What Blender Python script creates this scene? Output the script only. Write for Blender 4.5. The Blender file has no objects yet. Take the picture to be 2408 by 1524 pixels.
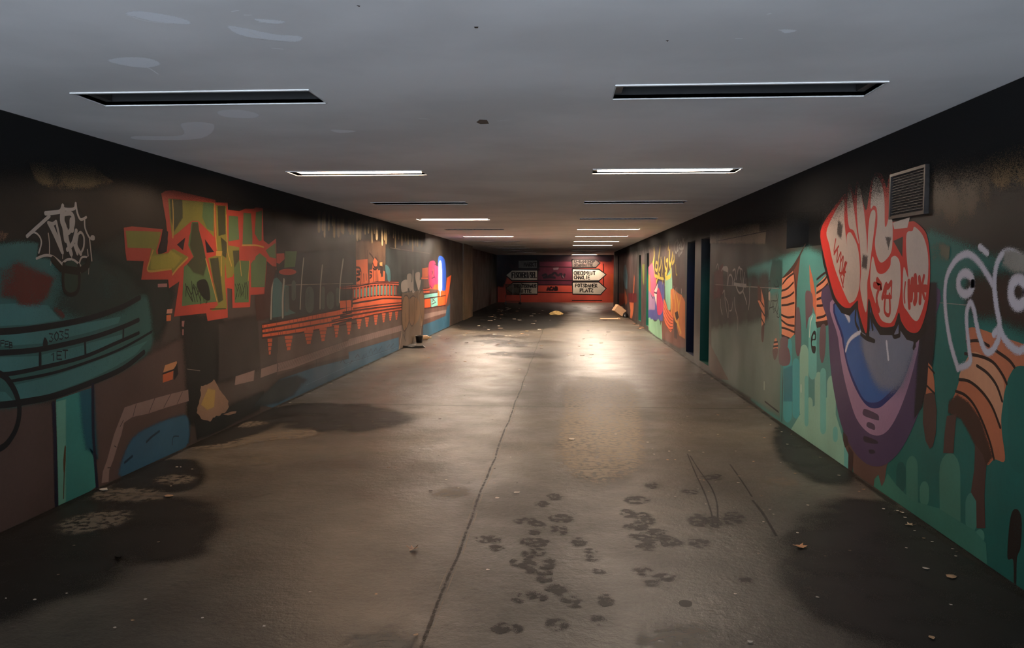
import bpy, bmesh, math, random
from mathutils import Vector, Matrix
from mathutils.geometry import tessellate_polygon
random.seed(7)
S = bpy.context.scene
COL = S.collection

# ------------------------------------------------------------------ camera
FPX, VX, VY, ROLL = 1900.0, 1328.5, 642.5, 0.005      # focal length in pixels of a 2408 px wide frame, vanishing point of the tunnel
EYE = 1.55
ay = Vector((VX - 1204, -(VY - 762), -FPX)).normalized()
ax = Vector((1, -math.tan(ROLL), 0)); ax.z = -(ax.x * ay.x + ax.y * ay.y) / ay.z; ax.normalize()
az = ax.cross(ay)
cam_d = bpy.data.cameras.new('camera'); cam = bpy.data.objects.new('camera', cam_d); COL.objects.link(cam)
cam_d.sensor_width = 36; cam_d.lens = 36 * FPX / 2408; cam_d.clip_start = 0.05; cam_d.clip_end = 200
W2C = Matrix((ax, ay, az)).transposed()               # world axes written in camera axes
cam.matrix_world = Matrix.Translation((0, 0, EYE)) @ W2C.inverted().to_4x4()
S.camera = cam

# ------------------------------------------------------------------ light and exposure
world = bpy.data.worlds.new('world'); S.world = world; world.use_nodes = True
bg = world.node_tree.nodes['Background']
bg.inputs[0].default_value = (0.70, 0.82, 1.0, 1)      # cool dusk light that comes in through the open end behind the camera
bg.inputs[1].default_value = 1.0
_n, _l = world.node_tree.nodes, world.node_tree.links
_tc = _n.new('ShaderNodeTexCoord'); _sx = _n.new('ShaderNodeSeparateXYZ'); _mr = _n.new('ShaderNodeMapRange')
_l.new(_tc.outputs['Generated'], _sx.inputs[0]); _l.new(_sx.outputs[2], _mr.inputs[0]); _l.new(_mr.outputs[0], bg.inputs[1])
_mr.inputs[1].default_value = -.05; _mr.inputs[2].default_value = .05          # bright lower half added to brighten the ceiling, darker evening sky above
_mr.inputs[3].default_value = 7.5; _mr.inputs[4].default_value = .5
LAMPS = {(1, 0): 13, (1, 1): 17, (3, 0): 42, (4, 1): 40, (5, 0): 100, (5, 1): 60, (6, 1): 52, (7, 1): 36, 'end': 62}   # ageing tubes, each of its own strength
LAMP_COL = (1.0, 0.80, 0.63)
S.view_settings.view_transform = 'Standard'; S.view_settings.look = 'None'
S.view_settings.gamma = 1; S.view_settings.use_curve_mapping = False
S.view_settings.exposure = 1.6
S.cycles.transparent_max_bounces = 32
S.cycles.max_bounces = 8
S.cycles.sample_clamp_indirect = 4

# ------------------------------------------------------------------ dimensions of the underpass
XL, XR, H, D = 3.355, 2.25, 2.518, 43.0
Y0 = -2.6

def lin(c):
    return tuple((v / 255 / 12.92 if v / 255 <= 0.04045 else ((v / 255 + 0.055) / 1.055) ** 2.4) for v in c) + (1,)

# ------------------------------------------------------------------ materials
def grime_group():
    g = bpy.data.node_groups.new('grime', 'ShaderNodeTree')
    g.interface.new_socket('Color', in_out='INPUT', socket_type='NodeSocketColor')
    g.interface.new_socket('Amount', in_out='INPUT', socket_type='NodeSocketFloat')
    g.interface.new_socket('Color', in_out='OUTPUT', socket_type='NodeSocketColor')
    g.interface.new_socket('Rough', in_out='OUTPUT', socket_type='NodeSocketFloat')
    N, L = g.nodes, g.links
    i = N.new('NodeGroupInput'); o = N.new('NodeGroupOutput')
    geo = N.new('ShaderNodeNewGeometry')
    def noise(scale, vec, detail=4, rough=0.6):
        m = N.new('ShaderNodeVectorMath'); m.operation = 'MULTIPLY'; m.inputs[1].default_value = vec
        L.new(geo.outputs['Position'], m.inputs[0])
        n = N.new('ShaderNodeTexNoise'); n.inputs['Scale'].default_value = scale
        n.inputs['Detail'].default_value = detail; n.inputs['Roughness'].default_value = rough
        L.new(m.outputs[0], n.inputs['Vector']); return n.outputs[0]
    def ramp(src, a, b, va, vb):
        r = N.new('ShaderNodeMapRange'); r.inputs[1].default_value = a; r.inputs[2].default_value = b
        r.inputs[3].default_value = va; r.inputs[4].default_value = vb; L.new(src, r.inputs[0]); return r.outputs[0]
    big = ramp(noise(1.1, (1, 1, 1), 3, .5), 0.35, 0.65, 0.6, .86)
    streak = ramp(noise(1.0, (.7, .7, .6), 2, .5), 0.34, 0.62, 0.84, 1.03)
    fine = ramp(noise(28, (1, 1, 1), 5, .7), 0.3, 0.7, 0.93, 1.05)
    def mul(a, b):
        m = N.new('ShaderNodeMath'); m.operation = 'MULTIPLY'; L.new(a, m.inputs[0]); L.new(b, m.inputs[1]); return m.outputs[0]
    tot = mul(mul(big, streak), fine)
    mx = N.new('ShaderNodeMix'); mx.data_type = 'FLOAT'; mx.inputs[2].default_value = 1
    L.new(i.outputs['Amount'], mx.inputs[0]); L.new(tot, mx.inputs[3])
    sc = N.new('ShaderNodeVectorMath'); sc.operation = 'SCALE'
    L.new(i.outputs['Color'], sc.inputs[0]); L.new(mx.outputs[0], sc.inputs[3])
    L.new(sc.outputs[0], o.inputs['Color'])
    L.new(ramp(noise(1.2, (1, 1, 1), 1), .35, .65, .42, .54), o.inputs['Rough'])
    return g
GRIME = grime_group()

_mats = {}
def paint(c, dirt=0.8, soft=False, broken=0.0, rough=None):
    """Paint of one colour under the same dirt as the wall; soft = sprayed edge from the 'cover' attribute."""
    key = (tuple(c), dirt, soft, broken, rough)
    if key in _mats: return _mats[key]
    fine = broken >= 1; broken = broken - 1 if fine else broken      # broken above 1: the same wear in small flecks
    m = bpy.data.materials.new('paint_%d_%d_%d' % tuple(c)); m.use_nodes = True
    N, L = m.node_tree.nodes, m.node_tree.links
    p = N['Principled BSDF']
    g = N.new('ShaderNodeGroup'); g.node_tree = GRIME
    g.inputs[0].default_value = lin(c); g.inputs[1].default_value = dirt
    L.new(g.outputs[0], p.inputs['Base Color'])
    if rough is None: L.new(g.outputs[1], p.inputs['Roughness'])
    else: p.inputs['Roughness'].default_value = rough
    p.inputs['Specular IOR Level'].default_value = 0.22
    if soft or broken:
        at = N.new('ShaderNodeAttribute'); at.attribute_name = 'cover'
        src = at.outputs['Fac']
        if not soft:
            v = N.new('ShaderNodeValue'); v.outputs[0].default_value = 1; src = v.outputs[0]
        geo = N.new('ShaderNodeNewGeometry')
        mm = N.new('ShaderNodeVectorMath'); mm.operation = 'MULTIPLY'; mm.inputs[1].default_value = (1.5, 1.5, 1.0)
        L.new(geo.outputs['Position'], mm.inputs[0])
        n = N.new('ShaderNodeTexNoise'); n.inputs['Scale'].default_value = 13 if fine else 2.6; n.inputs['Detail'].default_value = 6
        L.new(mm.outputs[0], n.inputs['Vector'])
        r = N.new('ShaderNodeMapRange'); r.inputs[1].default_value = .38; r.inputs[2].default_value = .58
        r.inputs[3].default_value = 1 - broken; r.inputs[4].default_value = 1; L.new(n.outputs[0], r.inputs[0])
        mu = N.new('ShaderNodeMath'); mu.operation = 'MULTIPLY'; L.new(src, mu.inputs[0]); L.new(r.outputs[0], mu.inputs[1])
        # spray and wear are made of small specks: thinner cover leaves fewer of them
        n2 = N.new('ShaderNodeTexNoise'); n2.inputs['Scale'].default_value = 210; n2.inputs['Detail'].default_value = 3; n2.inputs['Roughness'].default_value = .7
        L.new(geo.outputs['Position'], n2.inputs['Vector'])
        r2 = N.new('ShaderNodeMapRange'); r2.inputs[1].default_value = .30; r2.inputs[2].default_value = .70; L.new(n2.outputs[0], r2.inputs[0])
        sb = N.new('ShaderNodeMath'); sb.operation = 'SUBTRACT'; L.new(mu.outputs[0], sb.inputs[0]); L.new(r2.outputs[0], sb.inputs[1])
        r3 = N.new('ShaderNodeMapRange'); r3.inputs[1].default_value = -.06; r3.inputs[2].default_value = .02; L.new(sb.outputs[0], r3.inputs[0])
        gt = N.new('ShaderNodeMath'); gt.operation = 'GREATER_THAN'; gt.inputs[1].default_value = .012; L.new(mu.outputs[0], gt.inputs[0])
        m3 = N.new('ShaderNodeMath'); m3.operation = 'MULTIPLY'; L.new(r3.outputs[0], m3.inputs[0]); L.new(gt.outputs[0], m3.inputs[1])
        L.new(m3.outputs[0], p.inputs['Alpha'])
    _mats[key] = m
    return m

def simple(name, c, rough=0.5, metal=0.0, noise=0.0, scale=20):
    m = bpy.data.materials.new(name); m.use_nodes = True
    N, L = m.node_tree.nodes, m.node_tree.links; p = N['Principled BSDF']
    p.inputs['Base Color'].default_value = lin(c); p.inputs['Roughness'].default_value = rough; p.inputs['Metallic'].default_value = metal
    if noise:
        geo = N.new('ShaderNodeNewGeometry')
        n = N.new('ShaderNodeTexNoise'); n.inputs['Scale'].default_value = scale; n.inputs['Detail'].default_value = 4
        L.new(geo.outputs['Position'], n.inputs['Vector'])
        r = N.new('ShaderNodeMapRange'); r.inputs[1].default_value = .3; r.inputs[2].default_value = .7
        r.inputs[3].default_value = 1 - noise; r.inputs[4].default_value = 1 + noise * .4; L.new(n.outputs[0], r.inputs[0])
        s = N.new('ShaderNodeVectorMath'); s.operation = 'SCALE'; s.inputs[0].default_value = lin(c)[:3]
        L.new(r.outputs[0], s.inputs[3]); L.new(s.outputs[0], p.inputs['Base Color'])
    return m

def emitter(name, c, strength):
    m = bpy.data.materials.new(name); m.use_nodes = True
    N, L = m.node_tree.nodes, m.node_tree.links
    p = N['Principled BSDF']; p.inputs['Base Color'].default_value = (.8, .75, .7, 1)
    p.inputs['Emission Color'].default_value = tuple(c) + (1,); p.inputs['Emission Strength'].default_value = strength
    return m

# ------------------------------------------------------------------ mapping between the photo and the planes of the room
def ray(u, v):
    c = Vector((u - 1204, -(v - 762), -FPX))
    return Vector((ax.dot(c), ay.dot(c), az.dot(c)))
def hit(u, v, pl):
    r = ray(u, v)
    t = {'L': -XL / (r.x or 1e-9), 'R': XR / (r.x or 1e-9), 'F': -EYE / (r.z or 1e-9), 'C': (H - EYE) / (r.z or 1e-9), 'E': D / r.y}[pl]
    p = r * t; p.z += EYE
    if pl in 'LRE': p.z = min(max(p.z, 0.004), H - 0.004)
    return p
def to2(p, pl): return (p.y, p.z) if pl in 'LR' else ((p.x, p.z) if pl == 'E' else (p.x, p.y))
def to3(q, pl, d):
    a, b = q
    return {'L': (-XL + d, a, b), 'R': (XR - d, a, b), 'E': (a, D - d, b), 'F': (a, b, d), 'C': (a, b, H - d)}[pl]
def frame(x0, y0, s):
    """coordinates read in an enlarged view of the photo, given its corner and magnification"""
    return lambda pts: [(x0 + x / s, y0 + y / s) for x, y in pts]

def cr(pts, closed, n=5):
    """Catmull-Rom smoothing"""
    out = []; m = len(pts)
    rng = range(m) if closed else range(m - 1)
    for i in rng:
        g = (lambda k: pts[k % m]) if closed else (lambda k: pts[min(max(k, 0), m - 1)])
        p0, p1, p2, p3 = g(i - 1), g(i), g(i + 1), g(i + 2)
        for j in range(n):
            t = j / n
            out.append(tuple(0.5 * (2 * p1[k] + (p2[k] - p0[k]) * t + (2 * p0[k] - 5 * p1[k] + 4 * p2[k] - p3[k]) * t * t + (3 * p1[k] - p0[k] - 3 * p2[k] + p3[k]) * t ** 3) for k in (0, 1)))
    if not closed: out.append(tuple(pts[-1]))
    return out

LAYERS = {k: [] for k in 'LREFC'}
STEP = 0.00012
def level(pl, qs):
    a0 = min(q[0] for q in qs); a1 = max(q[0] for q in qs); b0 = min(q[1] for q in qs); b1 = max(q[1] for q in qs)
    lv = 0
    for (c0, c1, d0, d1, l) in LAYERS[pl]:
        if c0 < a1 and c1 > a0 and d0 < b1 and d1 > b0 and l > lv: lv = l
    LAYERS[pl].append((a0, a1, b0, b1, lv + 1))
    return 0.0006 + (lv + 1) * STEP

class Paint:
    """collects painted shapes of one part into one mesh"""
    def __init__(s, pl): s.pl = pl; s.v = []; s.f = []; s.a = []; s.spans = []; s.strokes = 0
    def _add(s, pts, faces, al=None):
        d = level(s.pl, pts); n = len(s.v)
        s.v += [to3(q, s.pl, d) for q in pts]; s.f += [tuple(i + n for i in f) for f in faces]
        s.a += al or [1.0] * len(pts)
        s.spans.append((n, len(s.v), len(s.f) - len(faces), len(s.f)))
    def chunks(s, name):
        """filled shapes that stand apart become parts of their own; strokes of one drawing stay together"""
        if s.strokes or len(s.spans) < 2: return [s]
        out = []
        for v0, v1, f0, f1 in s.spans:
            p = Paint.__new__(Paint); p.pl = s.pl; p.v = s.v[v0:v1]; p.a = s.a[v0:v1]; p.f = [tuple(i - v0 for i in f) for f in s.f[f0:f1]]; out.append(p)
        return out
    def q(s, pts): return [to2(hit(u, v, s.pl), s.pl) for u, v in pts]
    def poly(s, pts, smooth=False, soft=0.0, raw=False):
        if smooth: pts = cr(pts, True, 5)
        q = list(pts) if raw else s.q(pts)
        o = [q[0]]
        for p in q[1:]:
            if abs(p[0] - o[-1][0]) + abs(p[1] - o[-1][1]) > 1e-4: o.append(p)
        q = o
        if len(q) < 3: return s
        tri = tessellate_polygon([[Vector((a, b, 0)) for a, b in q]])
        if not soft: s._add(q, [tuple(t) for t in tri]); return s
        area = sum(q[i][0] * q[(i + 1) % len(q)][1] - q[(i + 1) % len(q)][0] * q[i][1] for i in range(len(q)))
        sg = 1 if area > 0 else -1; out = []
        sx, sz = soft if isinstance(soft, tuple) else (soft, soft)
        for i in range(len(q)):
            a, b = q[i - 1], q[(i + 1) % len(q)]
            tx, ty = b[0] - a[0], b[1] - a[1]; l = math.hypot(tx, ty) or 1
            out.append((q[i][0] + sg * ty / l * sx, q[i][1] - sg * tx / l * sz))
        if s.pl in 'LRE': out = [(a, min(max(b, 0.003), H - 0.003)) for a, b in out]
        n = len(q)
        s._add(q + out, [tuple(t) for t in tri] + [(i, (i + 1) % n, n + (i + 1) % n, n + i) for i in range(n)], [1.0] * n + [0.0] * n)
        return s
    def line(s, pts, w, smooth=True, soft=False, taper=False, raw=False):
        s.strokes += 1
        if smooth and len(pts) > 2: pts = cr(pts, False, 5)
        q = list(pts) if raw else s.q(pts)
        o = [q[0]]
        for p in q[1:]:
            if math.hypot(p[0] - o[-1][0], p[1] - o[-1][1]) > w * 0.12: o.append(p)
        q = o
        if len(q) < 2: q = [q[0], (q[0][0] + w * .5, q[0][1])]
        # round ends: extend slightly with narrower sections
        def ext(p, r, k):
            l = math.hypot(p[0] - r[0], p[1] - r[1]) or 1
            return (p[0] + (p[0] - r[0]) / l * w * k, p[1] + (p[1] - r[1]) / l * w * k)
        n0 = len(q)
        q2 = [ext(q[0], q[1], .45), ext(q[0], q[1], .3)] + q + [ext(q[-1], q[-2], .3), ext(q[-1], q[-2], .45)]
        ws = [.35, .8] + [1] * n0 + [.8, .35]
        pts3 = []; al = []
        for i, p in enumerate(q2):
            a = q2[max(i - 1, 0)]; b = q2[min(i + 1, len(q2) - 1)]
            tx, ty = b[0] - a[0], b[1] - a[1]; l = math.hypot(tx, ty) or 1
            nx, ny = -ty / l, tx / l; k = w / 2 * ws[i]
            if taper: k *= 1 - .6 * abs(2 * i / (len(q2) - 1) - 1)
            if soft:
                for e, aa in ((-1.5, 0), (-.35, 1), (.35, 1), (1.5, 0)): pts3.append((p[0] + nx * k * e, p[1] + ny * k * e)); al.append(float(aa))
            else:
                for e in (-1, 1): pts3.append((p[0] + nx * k * e, p[1] + ny * k * e)); al.append(1.0)
        if s.pl in 'LRE': pts3 = [(a, min(max(b, 0.003), H - 0.003)) for a, b in pts3]
        m = 4 if soft else 2
        fs = [(i * m + j, i * m + j + 1, (i + 1) * m + j + 1, (i + 1) * m + j) for i in range(len(q2) - 1) for j in range(m - 1)]
        s._add(pts3, fs, al); return s
    def drip(s, x0, x1, y0, y1, soft=0.0):
        """rounded column of paint"""
        r = (x1 - x0) / 2; c = (x0 + x1) / 2; h = min((y1 - y0) / 2, r * 1.9)
        top = [(c + r * math.cos(t), y0 + h - h * math.sin(t)) for t in [math.pi * k / 8 for k in range(9)]]
        bot = [(c - r * math.cos(t), y1 - h + h * math.sin(t)) for t in [math.pi * k / 8 for k in range(9)]]
        return s.poly(top + bot, soft=soft)
    def ring(s, cx, cy, rx, ry, w, soft=False):
        return s.line([(cx + rx * math.cos(t), cy + ry * math.sin(t)) for t in [math.pi * 2 * k / 20 for k in range(21)]], w, smooth=False, soft=soft)

def link(o, parent=None):
    COL.objects.link(o)
    if parent is not None: o.parent = parent
    return o
def tag(o, label=None, cat=None, group=None, kind=None):
    if label: o['label'] = label
    if cat: o['category'] = cat
    if group: o['group'] = group
    if kind: o['kind'] = kind
    return o
def mesh(name, v, f, m, parent=None, al=None, loc=(0, 0, 0), smooth=False):
    me = bpy.data.meshes.new(name)
    me.from_pydata([(a - loc[0], b - loc[1], c - loc[2]) for a, b, c in v], [], f)
    if al is not None:
        at = me.attributes.new('cover', 'FLOAT', 'POINT'); at.data.foreach_set('value', al)
    me.materials.append(m)
    if smooth: me.polygons.foreach_set('use_smooth', [True] * len(f))
    me.update()
    o = bpy.data.objects.new(name, me)
    o.location = loc if parent is None else (0, 0, 0)
    return link(o, parent)

class Piece:
    """a painted piece on a wall: an Empty at its lower middle with its parts"""
    def __init__(s, name, label, cat, pl, group=None):
        s.name, s.pl, s.parts, s.label, s.cat, s.group = name, pl, [], label, cat, group
    def part(s, name, c, soft=False, dirt=0.8, broken=0.0, rough=None, label=None):
        p = Paint(s.pl); s.parts.append((name, p, c, soft, dirt, broken, rough, label)); return p
    def done(s):
        s.parts = [p for p in s.parts if p[1].v]
        vs = [v for p in s.parts for v in p[1].v]
        lo = [min(v[i] for v in vs) for i in range(3)]; hi = [max(v[i] for v in vs) for i in range(3)]
        loc = tuple((lo[i] + hi[i]) / 2 if i < 2 else lo[2] for i in range(3))
        if len(s.parts) == 1:
            name, p, c, soft, dirt, broken, rough, _ = s.parts[0]
            o = mesh(s.name, p.v, p.f, paint(c, dirt, soft, broken, rough), None, p.a, loc)
        else:
            o = bpy.data.objects.new(s.name, None); o.empty_display_size = .1; o.location = loc; link(o)
            for name, p, c, soft, dirt, broken, rough, lb in s.parts:
              for p in p.chunks(name):
                me = mesh(name, [tuple(v[i] - loc[i] for i in range(3)) for v in p.v], p.f, paint(c, dirt, soft, broken, rough), o, p.a)
                if lb: me['label'] = lb
        tag(o, s.label, s.cat, s.group)
        return o

# hand-lettered capitals as strokes on a 0..1 grid (y down)
GL = {
 'A': [[(0, 1), (.5, 0), (1, 1)], [(.2, .62), (.8, .62)]], 'B': [[(0, 0), (0, 1)], [(0, 0), (.8, .1), (.8, .4), (0, .5)], [(0, .5), (.95, .6), (.9, .9), (0, 1)]],
 'C': [[(1, .12), (.6, 0), (.1, .2), (0, .6), (.3, 1), (1, .9)]], 'D': [[(0, 0), (0, 1)], [(0, 0), (.8, .2), (1, .55), (.7, .9), (0, 1)]],
 'E': [[(1, 0), (0, 0), (0, 1), (1, 1)], [(0, .5), (.8, .48)]], 'F': [[(1, 0), (0, 0), (0, 1)], [(0, .48), (.8, .48)]],
 'G': [[(1, .12), (.5, 0), (0, .4), (.2, .95), (.9, .95), (1, .6), (.6, .6)]],
 'H': [[(0, 0), (0, 1)], [(1, 0), (1, 1)], [(0, .5), (1, .5)]], 'I': [[(.5, 0), (.5, 1)]], 'K': [[(0, 0), (0, 1)], [(1, 0), (.05, .55), (1, 1)]],
 'L': [[(0, 0), (0, 1), (1, 1)]], 'M': [[(0, 1), (.1, 0), (.5, .65), (.9, 0), (1, 1)]], 'N': [[(0, 1), (0, 0), (1, 1), (1, 0)]],
 'O': [[(.5, 0), (.05, .25), (.05, .75), (.5, 1), (.95, .75), (.95, .25), (.5, 0)]], 'P': [[(0, 1), (0, 0), (.8, .05), (.9, .4), (0, .55)]],
 'R': [[(0, 1), (0, 0), (.8, .05), (.85, .4), (.05, .52), (1, 1)]], 'S': [[(1, .1), (.4, 0), (.05, .25), (.5, .5), (.95, .75), (.6, 1), (0, .9)]],
 'T': [[(0, 0), (1, 0)], [(.5, 0), (.5, 1)]], 'U': [[(0, 0), (0, .8), (.5, 1), (1, .8), (1, 0)]], 'Z': [[(0, 0), (1, 0), (0, 1), (1, 1)]],
 '-': [[(.1, .5), (.9, .5)]], '1': [[(.2, .25), (.55, 0), (.55, 1)]], '3': [[(0, .05), (.9, .1), (.4, .45), (.95, .7), (.5, 1), (0, .92)]],
 '0': [[(.5, 0), (.05, .3), (.05, .75), (.5, 1), (.95, .7), (.95, .25), (.5, 0)]], '5': [[(.9, 0), (.1, 0), (.05, .45), (.8, .5), (.9, .85), (.4, 1), (0, .92)]],
}
def text(p, s, x0, y0, x1, y1, w, gap=.28, dy=0.0):
    """letters of s fill the box, baseline rising by dy over its length"""
    n = len(s); cw = (x1 - x0) / (n + gap * (n - 1)); k = 0
    for i, ch in enumerate(s):
        bx = x0 + i * cw * (1 + gap); oy = dy * i / max(n - 1, 1)
        for st in GL.get(ch, []):
            p.line([(bx + a * cw, y0 + b * (y1 - y0) + oy) for a, b in st], w, smooth=False)
# ------------------------------------------------------------------ room shell
def grid_plane(name, pl, a0, a1, b0, b1, holes, m, off=0.0, extra=None, kind='structure'):
    A = sorted({a0, a1} | {h[0] for h in holes} | {h[1] for h in holes}); B = sorted({b0, b1} | {h[2] for h in holes} | {h[3] for h in holes})
    v = []; f = []
    for i in range(len(A) - 1):
        for j in range(len(B) - 1):
            ca, cb = (A[i] + A[i + 1]) / 2, (B[j] + B[j + 1]) / 2
            if any(h[0] < ca < h[1] and h[2] < cb < h[3] for h in holes): continue
            n = len(v)
            v += [to3(q, pl, off) for q in ((A[i], B[j]), (A[i + 1], B[j]), (A[i + 1], B[j + 1]), (A[i], B[j + 1]))]; f.append((n, n + 1, n + 2, n + 3))
    if extra: n = len(v); v += extra[0]; f += [tuple(k + n for k in q) for q in extra[1]]
    return tag(mesh(name, v, f, m), kind=kind)

def box_vf(x0, x1, y0, y1, z0, z1, skip=()):
    v = [(x, y, z) for x in (x0, x1) for y in (y0, y1) for z in (z0, z1)]
    f = {'-x': (0, 1, 3, 2), '+x': (4, 6, 7, 5), '-y': (0, 4, 5, 1), '+y': (2, 3, 7, 6), '-z': (0, 2, 6, 4), '+z': (1, 5, 7, 3)}
    return v, [q for k, q in f.items() if k not in skip]

def floor_mat():
    m = bpy.data.materials.new('worn_concrete'); m.use_nodes = True
    N, L = m.node_tree.nodes, m.node_tree.links; p = N['Principled BSDF']
    geo = N.new('ShaderNodeNewGeometry')
    def noise(sc, d, r=.6, vec=(1, 1, 1), dist=0):
        mm = N.new('ShaderNodeVectorMath'); mm.operation = 'MULTIPLY'; mm.inputs[1].default_value = vec; L.new(geo.outputs['Position'], mm.inputs[0])
        n = N.new('ShaderNodeTexNoise'); n.inputs['Scale'].default_value = sc; n.inputs['Detail'].default_value = d
        n.inputs['Roughness'].default_value = r; n.inputs['Distortion'].default_value = dist; L.new(mm.outputs[0], n.inputs['Vector']); return n.outputs[0]
    def rng(s, a, b, c, d):
        r = N.new('ShaderNodeMapRange'); r.inputs[1].default_value = a; r.inputs[2].default_value = b; r.inputs[3].default_value = c; r.inputs[4].default_value = d
        L.new(s, r.inputs[0]); return r.outputs[0]
    def mix(f, a, b):
        x = N.new('ShaderNodeMix'); x.data_type = 'RGBA'
        L.new(f, x.inputs[0])
        for k, c in ((6, a), (7, b)):
            if isinstance(c, tuple): x.inputs[k].default_value = lin(c)
            else: L.new(c, x.inputs[k])
        return x.outputs[2]
    big = rng(noise(.55, 5), .36, .64, 0, 1); med = rng(noise(2.4, 6, .68, dist=.6), .38, .62, 0, 1)
    fine = rng(noise(45, 4, .7), .3, .7, 0, 1); spot = rng(noise(6.5, 6, .75, (1, 1.3, 1), 1.2), .60, .68, 0, 1)
    c = mix(big, (50, 46, 40), (98, 90, 77))
    c = mix(rng(med, 0, 1, 0, .75), c, (48, 44, 38))
    c = mix(rng(fine, 0, 1, 0, .45), c, (104, 95, 82))
    c = mix(rng(spot, 0, 1, 0, .7), c, (32, 29, 27))
    L.new(c, p.inputs['Base Color'])
    L.new(rng(noise(1.3, 5, .6), .35, .65, .30, .48), p.inputs['Roughness'])
    p.inputs['Specular IOR Level'].default_value = .45
    b = N.new('ShaderNodeBump'); b.inputs['Strength'].default_value = .5; b.inputs['Distance'].default_value = .012
    L.new(noise(14, 6, .7), b.inputs['Height']); L.new(b.outputs[0], p.inputs['Normal'])
    return m
FLOORM = floor_mat()

def ceil_mat():
    m = bpy.data.materials.new('painted_concrete_ceiling'); m.use_nodes = True
    N, L = m.node_tree.nodes, m.node_tree.links; p = N['Principled BSDF']
    geo = N.new('ShaderNodeNewGeometry')
    n = N.new('ShaderNodeTexNoise'); n.inputs['Scale'].default_value = .8; n.inputs['Detail'].default_value = 6; L.new(geo.outputs['Position'], n.inputs['Vector'])
    x = N.new('ShaderNodeMix'); x.data_type = 'RGBA'; x.inputs[6].default_value = lin((212, 209, 206)); x.inputs[7].default_value = lin((228, 225, 222))
    r = N.new('ShaderNodeMapRange'); r.inputs[1].default_value = .4; r.inputs[2].default_value = .6; L.new(n.outputs[0], r.inputs[0]); L.new(r.outputs[0], x.inputs[0])
    L.new(x.outputs[2], p.inputs['Base Color']); p.inputs['Roughness'].default_value = .6
    n2 = N.new('ShaderNodeTexNoise'); n2.inputs['Scale'].default_value = 3; n2.inputs['Detail'].default_value = 3; L.new(geo.outputs['Position'], n2.inputs['Vector'])
    b = N.new('ShaderNodeBump'); b.inputs['Strength'].default_value = .15; b.inputs['Distance'].default_value = .02; L.new(n2.outputs[0], b.inputs['Height']); L.new(b.outputs[0], p.inputs['Normal'])
    return m
CEILM = ceil_mat()

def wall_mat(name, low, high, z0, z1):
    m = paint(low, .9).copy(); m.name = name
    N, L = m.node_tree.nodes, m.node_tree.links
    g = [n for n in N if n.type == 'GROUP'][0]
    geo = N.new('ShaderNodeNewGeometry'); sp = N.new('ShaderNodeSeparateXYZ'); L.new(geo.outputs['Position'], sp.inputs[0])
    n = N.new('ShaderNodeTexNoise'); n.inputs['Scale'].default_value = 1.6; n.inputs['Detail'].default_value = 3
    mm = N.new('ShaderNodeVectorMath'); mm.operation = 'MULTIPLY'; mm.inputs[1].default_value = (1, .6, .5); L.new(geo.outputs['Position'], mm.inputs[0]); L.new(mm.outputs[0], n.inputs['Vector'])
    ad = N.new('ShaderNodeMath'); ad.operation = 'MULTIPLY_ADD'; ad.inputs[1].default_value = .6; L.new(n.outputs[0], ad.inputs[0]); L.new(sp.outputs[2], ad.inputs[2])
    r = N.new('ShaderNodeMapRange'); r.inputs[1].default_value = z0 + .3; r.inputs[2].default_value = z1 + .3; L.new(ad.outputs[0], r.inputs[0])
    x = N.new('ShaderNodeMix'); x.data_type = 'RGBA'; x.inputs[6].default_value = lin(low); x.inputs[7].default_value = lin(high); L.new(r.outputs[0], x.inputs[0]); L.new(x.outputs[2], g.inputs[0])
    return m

# rows of recessed ceiling lights: two per row, every 3.36 m
ROWS = [4.43 + 3.375 * k for k in range(11)]
LX0, LX1, RX0, RX1, LW = -2.66, -1.36, 0.26, 1.62, 0.155
HOLES = []
for y in ROWS:
    HOLES += [(LX0, LX1, y - LW, y + LW), (RX0, RX1, y - LW, y + LW)]
END_ROW = 42.55
HOLES.append((.34, 1.65, END_ROW - .12, END_ROW + .12))
XLB = -XL - .28                                   # the far left bay stands back from the main wall
ceiling = grid_plane('ceiling', 'C', XLB - .1, 2.9, Y0, D, HOLES, CEILM)
floor = grid_plane('floor', 'F', XLB - .1, 2.9, Y0 - 1.5, D, [], FLOORM)
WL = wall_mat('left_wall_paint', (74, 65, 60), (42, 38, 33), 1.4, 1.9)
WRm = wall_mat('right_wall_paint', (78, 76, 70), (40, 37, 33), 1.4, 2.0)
# left wall to the pilaster, then the pilaster, then the set-back bay
v, f = box_vf(-XL - .4, -XL + .05, 26.4, 28.9, 0, H)
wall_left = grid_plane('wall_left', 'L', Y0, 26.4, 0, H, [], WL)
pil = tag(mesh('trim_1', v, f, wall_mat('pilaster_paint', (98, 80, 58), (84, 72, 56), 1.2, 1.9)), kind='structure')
bay = tag(mesh('wall_left_bay', [(XLB, 28.9, 0), (XLB, D, 0), (XLB, D, H), (XLB, 28.9, H)], [(0, 1, 2, 3)], wall_mat('bay_paint', (50, 46, 43), (22, 24, 22), .7, 1.2)), kind='structure')
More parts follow.
